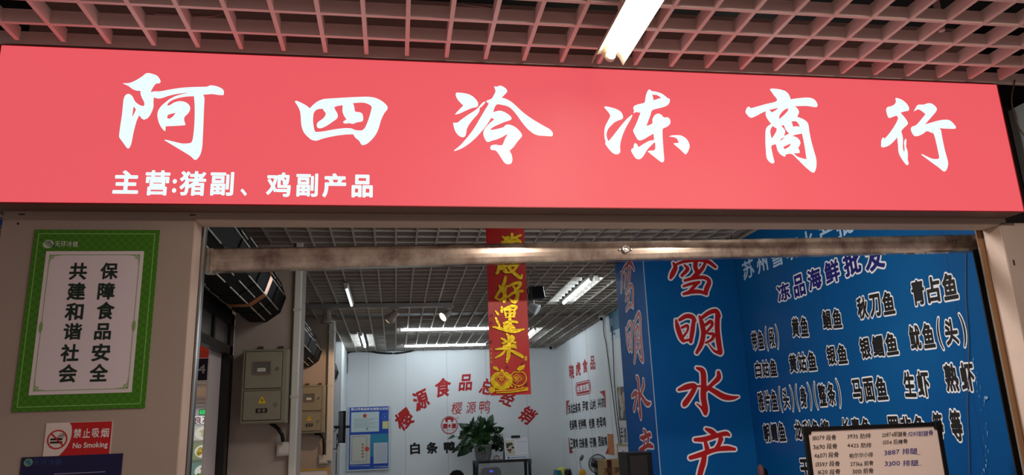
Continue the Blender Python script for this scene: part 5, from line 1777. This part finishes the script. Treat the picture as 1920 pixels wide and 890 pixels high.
pc = onY(906, 850, YR + .2)
px_, pz = pc[0], zr
pz += .002
pl = thing('potted_plant', 'bushy dark green pothos plant in a grey pot on the black rack', 'plant', (px_, YR + .2, pz))
MB().lathe((px_, YR + .2, pz), [(.10, 0), (.105, .02), (.12, .06), (.135, .2), (.14, .21), (.14, .235), (.128, .235), (.122, .2)], 28).build('pot', mat('grey_pot', (122, 124, 122), .6, noise=.15), pl)
random.seed(12)
mb = MB()
stems = MB()
base = np.array([px_, YR + .2, pz + .21])
for k in range(135):
    a = random.uniform(0, 2 * math.pi)
    el = random.uniform(-.35, 1.45)
    rad = random.uniform(.16, .42) * (1.0 if el < .6 else .85)
    d = np.array([math.cos(a) * math.cos(el) * 1.15, math.sin(a) * math.cos(el) * .42, math.sin(el) * .9])
    tip = base + d * rad + np.array([0, 0, .05])
    if tip[2] < pz + .16:
        tip[2] = pz + .16 + random.uniform(0, .05)
    tip[0] = min(tip[0], px_ + .34)
    tip[1] = min(tip[1], YBACK - .12)
    stems.tube(smooth_line([base, base + (tip - base) * .5 + np.array([0, 0, .07]), tip], 3), .004, 5)
    L = random.uniform(.085, .15)
    Wd = L * random.uniform(.32, .42)
    ax = d + np.array([random.uniform(-.4, .4), random.uniform(-.5, .5), random.uniform(-1.1, .3)])
    ax /= np.linalg.norm(ax)
    sd = np.cross(ax, np.array([random.uniform(-.6, .6), random.uniform(-1, -.2), random.uniform(-.2, .8)]))
    sd /= np.linalg.norm(sd)
    nr_ = np.cross(sd, ax)
    vs, fs = [], []
    prof = ((0, .15), (.12, .8), (.3, 1.0), (.55, .82), (.8, .42), (1.0, .02))
    for tt, ww in prof:
        c = tip + ax * L * tt - nr_ * .03 * tt * tt
        vs += [c - sd * Wd * ww + nr_ * .012 * ww, c, c + sd * Wd * ww + nr_ * .012 * ww]
    for i in range(5):
        for j in range(2):
            fs.append((i * 3 + j, i * 3 + j + 1, i * 3 + j + 4, i * 3 + j + 3))
    mb.add(vs, fs, 0, True)
x_cal = float(onY(947, 845, YR + .1)[0]) - .012
for o_ in (mb, stems):
    o_.v = [(min(a, x_cal), b, max(c_, zr + .006)) for a, b, c_ in o_.v]
f_ob = mb.build('foliage', LEAF, pl)
stems.build('stems', mat('stem_green', (54, 96, 36), .5), pl)

# desk calendar
ca = onY(950, 862, YR + .12)
t = thing('desk_calendar', 'white flip calendar with a flower picture standing on the black rack', 'calendar', (onY(968, 860, YR + .1)[0], YR + .1, zr))
th2 = math.radians(14)
CU = np.array([math.cos(math.radians(-6)), math.sin(math.radians(-6)), 0])
CV = np.array([0, math.sin(th2), math.cos(th2)])
CO = np.array([onY(971, 860, YR + .05)[0], YR + .05, zr + .008])
CP = Plane(CO, CU, CV)
sc_ = abs(PB.uv(851, 760)[0] - PB.uv(850, 760)[0]) * (YR + 2.6) / (YBACK + 2.6)
cw, chh = 24.0 * sc_, 40 * sc_
MB().slab(CP, -cw, 0, cw * .86, chh, -.006, 0).build('page_block', mat('calendar_paper', (214, 214, 220), .5), t)
CP2 = Plane(CO + np.array([0, .2, 0]), CU, np.array([0, -math.sin(th2) * 1.6, math.cos(th2)]))
MB().slab(CP2, -cw, 0, cw * .86, chh, -.003, .003).build('back_stand', mat('calendar_grey', (80, 82, 88), .5), t)
mb = MB().slab(CP, -cw * .9, chh * .22, -cw * .18, chh * .90, 0, .001, 0)
rr = random.Random(5)
for k in range(12):
    mb.disc(CP, -cw * (.54 + rr.uniform(-.22, .22)), chh * (.56 + rr.uniform(-.22, .2)), .02 * rr.uniform(.6, 1.2), .018, .0016 + k * .0002, 10, 1 + (k % 4 == 0))
mb.build('picture', [mat('picture_cream', (200, 192, 170), .6), mat('picture_green', (44, 50, 36), .6), mat('picture_red', (100, 30, 28), .6)], t)
mb = MB()
for r_i in range(5):
    for c_i in range(6):
        mb.slab(CP, cw * (-.02 + c_i * .135), chh * (.72 - r_i * .095), cw * (.04 + c_i * .135), chh * (.745 - r_i * .095), 0, .001, 0)
mb.slab(CP, -cw * .02, chh * .80, cw * .78, chh * .815, 0, .001, 1)
mb.slab(CP, -cw * .9, chh * .17, cw * .78, chh * .182, 0, .001, 1)
mb.disc(CP, -cw * .72, chh * .08, .016, .016, .001, 14, 2)
mb.slab(CP, -cw * .55, chh * .065, cw * .7, chh * .095, 0, .001, 2)
mb.build('print', [mat('grey_digits', (150, 150, 160), .6), mat('dark_rule', (90, 100, 120), .6), mat('blue_footer', (40, 90, 140), .6)], t)
MB().slab(CP, -cw * .4, chh - .005, cw * .3, chh + .03, -.02, .012).build('clip', BLACKPL, t)
c = onY(931, 858, YR + .12)
t = thing('small_jar', 'small white lidded jar between the plant pot and the calendar', 'jar', (c[0], YR + .12, zr))
MB().lathe((c[0], YR + .12, zr), [(.035, 0), (.05, .015), (.052, .035), (.044, .052)], 20).build('body', mat('jar_white', (180, 178, 184), .4), t)
MB().lathe((c[0], YR + .12, zr + .052), [(.04, 0), (.038, .01), (.012, .016), (.008, .026)], 20).build('lid', mat('jar_lid', (120, 70, 70), .5), t)

# things at the lower edge of the picture
c = onY(918, 883, 8.0)
t = thing('label_printer', 'grey rounded machine with a blue light under the black rack', 'machine', (c[0], 8.0, 0.6))
w2 = 18 * 10.6 / 1367
mb = MB()
mb.prism([(-w2, 0), (w2, 0), (w2, .2), (w2 * .92, .24), (w2 * .7, .26), (-w2 * .7, .26), (-w2 * .92, .24), (-w2, .2)], (c[0], 7.85, c[2] - .2), (c[0], 8.2, c[2] - .2), (1, 0, 0), (0, 0, 1))
mb.build('body', mat('machine_grey', (112, 112, 116), .45), t)
MB().box(c[0] - .02, 7.845, c[2] - .005, c[0] + .03, 7.851, c[2] + .02).build('indicator', mat('blue_led', (70, 90, 220), .4, emit=.8), t)
MB().box(c[0] - w2, 7.86, 0, c[0] + w2, 8.19, c[2] - .2).build('pedestal', mat('machine_dark', (60, 60, 64), .5), t)
c = onY(857, 893, 7.2)
t = thing('rounded_black_top', 'black rounded top, modelled as a chair back, below the red ring emblem', 'chair', (c[0], 7.2, 0))  # dark rounded top resembling a head, built as a made-up chair
mb = MB()
wv, hv = .10, .75
prof = [(-wv, -.5), (wv, -.5), (wv, -.02), (wv * .85, .035), (wv * .5, .07), (0, .08), (-wv * .5, .07), (-wv * .85, .035), (-wv, -.02)]
mb.prism(prof, (c[0], 7.2, c[2]), (c[0], 7.27, c[2]), (1, 0, 0), (0, 0, 1))
mb.build('backrest', BLACKPL, t)
MB().box(c[0] - .2, 6.85, .44, c[0] + .2, 7.25, .5).build('seat', BLACKPL, t)
MB().tube([(c[0], 7.05, .44), (c[0], 7.05, .06)], .03, 10).build('post', BLACK, t)
mb = MB()
for k in range(5):
    a = 2 * math.pi * k / 5
    mb.tube([(c[0], 7.05, .08), (c[0] + .26 * math.cos(a), 7.05 + .26 * math.sin(a), .03)], .02, 8)
mb.build('star_base', BLACK, t)
MB().tube([(c[0], 7.26, c[2] - .45), (c[0], 7.2, .47)], .02, 8).build('back_support', BLACK, t)

# counter on the right with bags, lamp, fan and boxes
cz = onY(1110, 905, 7.2)[2]
MB().box(1.85, 6.8, 0, 2.62, 8.6, cz).build('counter', mat('counter_grey', (120, 118, 116), .5), label='low grey counter below the right white wall', cat='counter')


def bag(px0, px1, pyt, Y, m, label, h=None):
    a, b = onY(px0, 889, Y), onY(px1, pyt, Y)
    x0_, x1_, zt_ = a[0], b[0], b[2]
    n, rings = 20, 7
    vs, fs = [], []
    rr = random.Random(px0)
    for i in range(rings):
        f = i / (rings - 1)
        z = cz + (zt_ - cz) * f
        k = 1 + .12 * math.sin(f * 3.1) - .25 * f * f
        for j in range(n):
            t = 2 * math.pi * j / n
            w = k * (1 + rr.uniform(-.06, .06))
            vs.append(((x0_ + x1_) / 2 + (x1_ - x0_) / 2 * w * math.cos(t), Y + .11 * w * math.sin(t), z + rr.uniform(-.01, .012) * (f > 0)))
    for i in range(rings - 1):
        for j in range(n):
            fs.append((i * n + j, i * n + (j + 1) % n, (i + 1) * n + (j + 1) % n, (i + 1) * n + j))
    mb = MB().add(vs, fs, 0, True)
    mb.add(vs[-n:], [list(range(n))])
    mb.add(vs[:n], [list(range(n))[::-1]])
    mb.build('bag', m, label=label, cat='bag')


bag(1044, 1062, 876, 7.6, mat('yellow_green_bag', (206, 206, 90), .5), 'pale yellow-green bag at the foot of the white corner')
bag(1038, 1053, 881, 7.2, mat('teal_bag', (20, 110, 130), .4), 'teal plastic bag in front of the yellow-green bag')
bag(1059, 1071, 880, 7.0, BLACKPL, 'black bag beside the teal bag')
c = onY(1092, 884, 7.3)
t = thing('desk_lamp', 'small yellow desk lamp with a thin curved neck in front of the fan', 'lamp', (c[0], 7.3, cz))
MB().lathe((c[0], 7.3, cz), [(.045, 0), (.05, .02), (.048, c[2] - cz), (.03, c[2] - cz + .03), (.008, c[2] - cz + .04)], 20).build('base', mat('lamp_yellow', (226, 160, 30), .4), t)
pts = smooth_line([onY(x, y, 7.3) for x, y in ((1090, 882), (1089, 875), (1087.5, 866), (1088, 860), (1090, 857))], 4)
MB().tube(pts, .006, 8).build('neck', mat('lamp_neck', (150, 150, 150), .4), t)
e = onY(1090.5, 858, 7.3)
MB().lathe(e, [(.006, .045), (.022, .03), (.026, 0), (.02, -.03), (.006, -.04)], 16, axis=(.4, -.2, .8)).build('head', mat('lamp_head', (120, 116, 104), .5), t)

YFN = 6.4
c = onY(1121, 869.5, YFN)
rf = 17.2 * (YFN + 2.6) / 1367
t = thing('pedestal_fan', 'black wire-guard pedestal fan beside the cardboard boxes', 'fan', (c[0], YFN, 0))
FP = Plane(c, (1, .12, 0), (0, 0.05, 1))
mb = MB()
for rr_2, l in ((1.0, 0), (.96, .035), (.62, .05), (.3, .055), (.96, -.035), (.6, -.05)):
    mb.tube([FP.p(rf * rr_2 * math.cos(2 * math.pi * k / 32), rf * rr_2 * math.sin(2 * math.pi * k / 32), l) for k in range(33)], .005 if rr_2 == 1 else .0022, 6, caps=False)
for k in range(28):
    a = 2 * math.pi * k / 28
    for sg in (1, -1):
        mb.tube([FP.p(rf * q * math.cos(a), rf * q * math.sin(a), sg * l) for q, l in ((1, 0), (.96, .035), (.62, .05), (.14, .057))], .0016, 4, caps=False)
mb.build('guard', BLACK, t)
mb = MB()
for k in range(3):
    a0 = 2 * math.pi * k / 3 + .4
    vs, fs = [], []
    for i in range(6):
        for j in range(5):
            r_b = rf * (.18 + .66 * i / 5)
            an = a0 + (j - 2) * .24 * (1 - .15 * abs(i - 3) / 3)
            vs.append(FP.p(r_b * math.cos(an), r_b * math.sin(an), (j - 2) * .012))
    for i in range(5):
        for j in range(4):
            fs.append((i * 5 + j, i * 5 + j + 1, (i + 1) * 5 + j + 1, (i + 1) * 5 + j))
    mb.add(vs, fs, 0, True)
mb.build('blades', mat('fan_blade', (120, 126, 132), .3), t)
MB().lathe(c, [(.04, -.12), (.05, -.08), (.045, .05), (.03, .06), (.01, .062)], 20, axis=FP.N).build('motor', BLACK, t)
MB().tube([(c[0], YFN + .1, c[2]), (c[0], YFN + .1, .03)], .015, 10).build('pole', BLACK, t)
MB().lathe((c[0], YFN + .1, 0), [(.13, 0), (.13, .02), (.05, .04), (.02, .06)], 28).build('base', BLACK, t)

# cardboard boxes on a stack
def card(px0, px1, pyt, Y, dpt, label, tape=False, marks=2):
    a, b = onY(px0, 872, Y), onY(px1, 872, Y)
    z1 = onY((px0 + px1) / 2, pyt, Y)[2]
    z0 = z1 - .26
    t = thing('cardboard_box', label, 'box', ((a[0] + b[0]) / 2, Y + dpt / 2, z0), 'cardboard boxes by the fan')
    P = Plane((0, Y, 0), (1, 0, 0), (0, 0, 1))
    mb = MB().box(a[0], Y, z0, b[0], Y + dpt, z1)
    mb.box(a[0], Y + dpt / 2 - .002, z1, b[0], Y + dpt / 2 + .002, z1 + .001)
    mb.build('carton', CARD, t)
    mb = MB()
    w = (b[0] - a[0]) / (marks + 1)
    for k in range(marks):
        put(mb, P, '冻鸭'[k % 2], a[0] + w * (k + 1), z1 - .11, .05, .07, .0015, r=.02)
    mb.build('printing', mat('box_print', (96, 66, 40), .7), t)
    if tape:
        MB().slab(P, b[0] - .05, z0, b[0] - .002, z1 + .001, 0, .0012).build('tape', mat('dark_red_tape', (70, 16, 18), .4), t)


YBX = 5.2
for x0_, x1_, yt_, lb, tp in ((1130, 1147, 862, 'cardboard box with a dark red taped edge beside the fan', True), (1147.5, 1165, 861, 'middle cardboard box of the row by the fan', False), (1165.5, 1183, 860, 'cardboard box next to the black speaker', False)):
    card(x0_, x1_, yt_, YBX, .2, lb, tp)
a, b = onY(1130, 872, YBX), onY(1183, 872, YBX)
MB().box(a[0], YBX, 0, b[0], YBX + .2, onY(1124, 862, YBX)[2] - .265).build('pallet_stand', mat('stand_dark', (60, 52, 46), .7), label='dark stand under the row of cardboard boxes', cat='stand')

# black loudspeaker in front of the narrow blue board
YSP = 2.45
a, b = onY(1178, 870, YSP), onY(1222, 847, YSP)
t = thing('loudspeaker', 'tall black loudspeaker at the foot of the narrow blue board', 'speaker', ((a[0] + b[0]) / 2, YSP + .12, 0))
SP = Plane((0, YSP, 0), (1, 0, 0), (0, 0, 1))
MB().slab_c(SP, a[0], 0, b[0], b[2], -.22, 0, .008).build('cabinet', BLACKPL, t)
MB().slab_c(SP, a[0] + .012, .1, b[0] - .035, b[2] - .02, 0, .01, .005).build('grille_cloth', mat('grille_cloth', (20, 15, 14), .8, noise=.3, nscale=300), t)

# unclear pink and black shape by the blue boards, built as a made-up bundle
c = onY(1427, 884, 2.3)
t = thing('pink_black_shape', 'small pink and black shape, modelled as a bundle, at the lower edge beside the whiteboard', 'bundle', c - np.array([0, 0, .05]))
rr = random.Random(2)


def blob(cc, rx, ry, rz, seed):
    rr = random.Random(seed)
    n, m = 14, 8
    vs, fs = [], []
    for i in range(m + 1):
        p = math.pi * i / m
        for j in range(n):
            q = 2 * math.pi * j / n
            k = 1 + rr.uniform(-.1, .1)
            vs.append((cc[0] + rx * k * math.sin(p) * math.cos(q), cc[1] + ry * k * math.sin(p) * math.sin(q), cc[2] + rz * k * math.cos(p)))
    for i in range(m):
        for j in range(n):
            fs.append((i * n + j, i * n + (j + 1) % n, (i + 1) * n + (j + 1) % n, (i + 1) * n + j))
    return MB().add(vs, fs, 0, True)


blob(c, .022, .03, .05, 1).build('pink_lump', mat('pink_lump', (92, 56, 66), .7), t)
blob(c + np.array([.03, .03, -.02]), .03, .03, .045, 2).build('black_lump', BLACKPL, t)
MB().tube([(c[0], 2.33, c[2] - .04), (c[0], 2.33, 0)], .02, 8).build('post', BLACK, t)

# ------------------------------------------------------------------ bits at the edges of the picture
c = onY(1908, 245, 0.24)
MB().box(c[0] - .03, 0.05, c[2] - .35, c[0] + .3, 0.24, c[2] + .1).build('service_duct', mat('duct_grey', (120, 124, 124), .6, noise=.2), label='grey sheet-metal duct beyond the right end of the red sign', cat='duct')
pts = [onY(x, y, 0.0) for x, y in ((1903, 150), (1897, 180), (1899, 205), (1908, 235), (1925, 260))]
MB().tube(smooth_line(pts, 4), .003, 6).build('loose_wire', mat('wire_brown', (90, 60, 50), .5), label='thin loose wire hanging beyond the end of the red sign', cat='wire')
c = onY(-2, 415, 0.3)
MB().box(c[0] - .2, 0.3, c[2] - .014, c[0] + .009, 0.32, c[2] + .008).build('blue_strip', mat('blue_strip', (40, 90, 190), .5), label='blue sign edge peeking past the end of the front wall', cat='sign')
c = onZ(1766, 58, 3.0)
MB().tube([(c[0], c[1], 3.4), (c[0], c[1], 3.06), (c[0], c[1], 3.0)], .012, 10).build('sprinkler', mat('sprinkler_white', (200, 190, 186), .4), label='short white sprinkler pipe poking through the pink ceiling grille', cat='sprinkler')
for i, (xy, lb) in enumerate((((( 870, 8), (905, 12), (940, 18), (960, 16)), 'pale loose wire lying above the ceiling grille over the fourth sign character'), (((290, 25), (345, 28), (395, 30), (425, 22)), 'grey loose wire above the ceiling grille over the first sign character'))):
    pts = [onZ(x, y, 3.048) for x, y in xy]
    MB().tube(smooth_line(pts, 4), .004, 6).build('loose_wire', mat('wire_pale', (150, 130, 126), .5), label=lb, cat='wire')
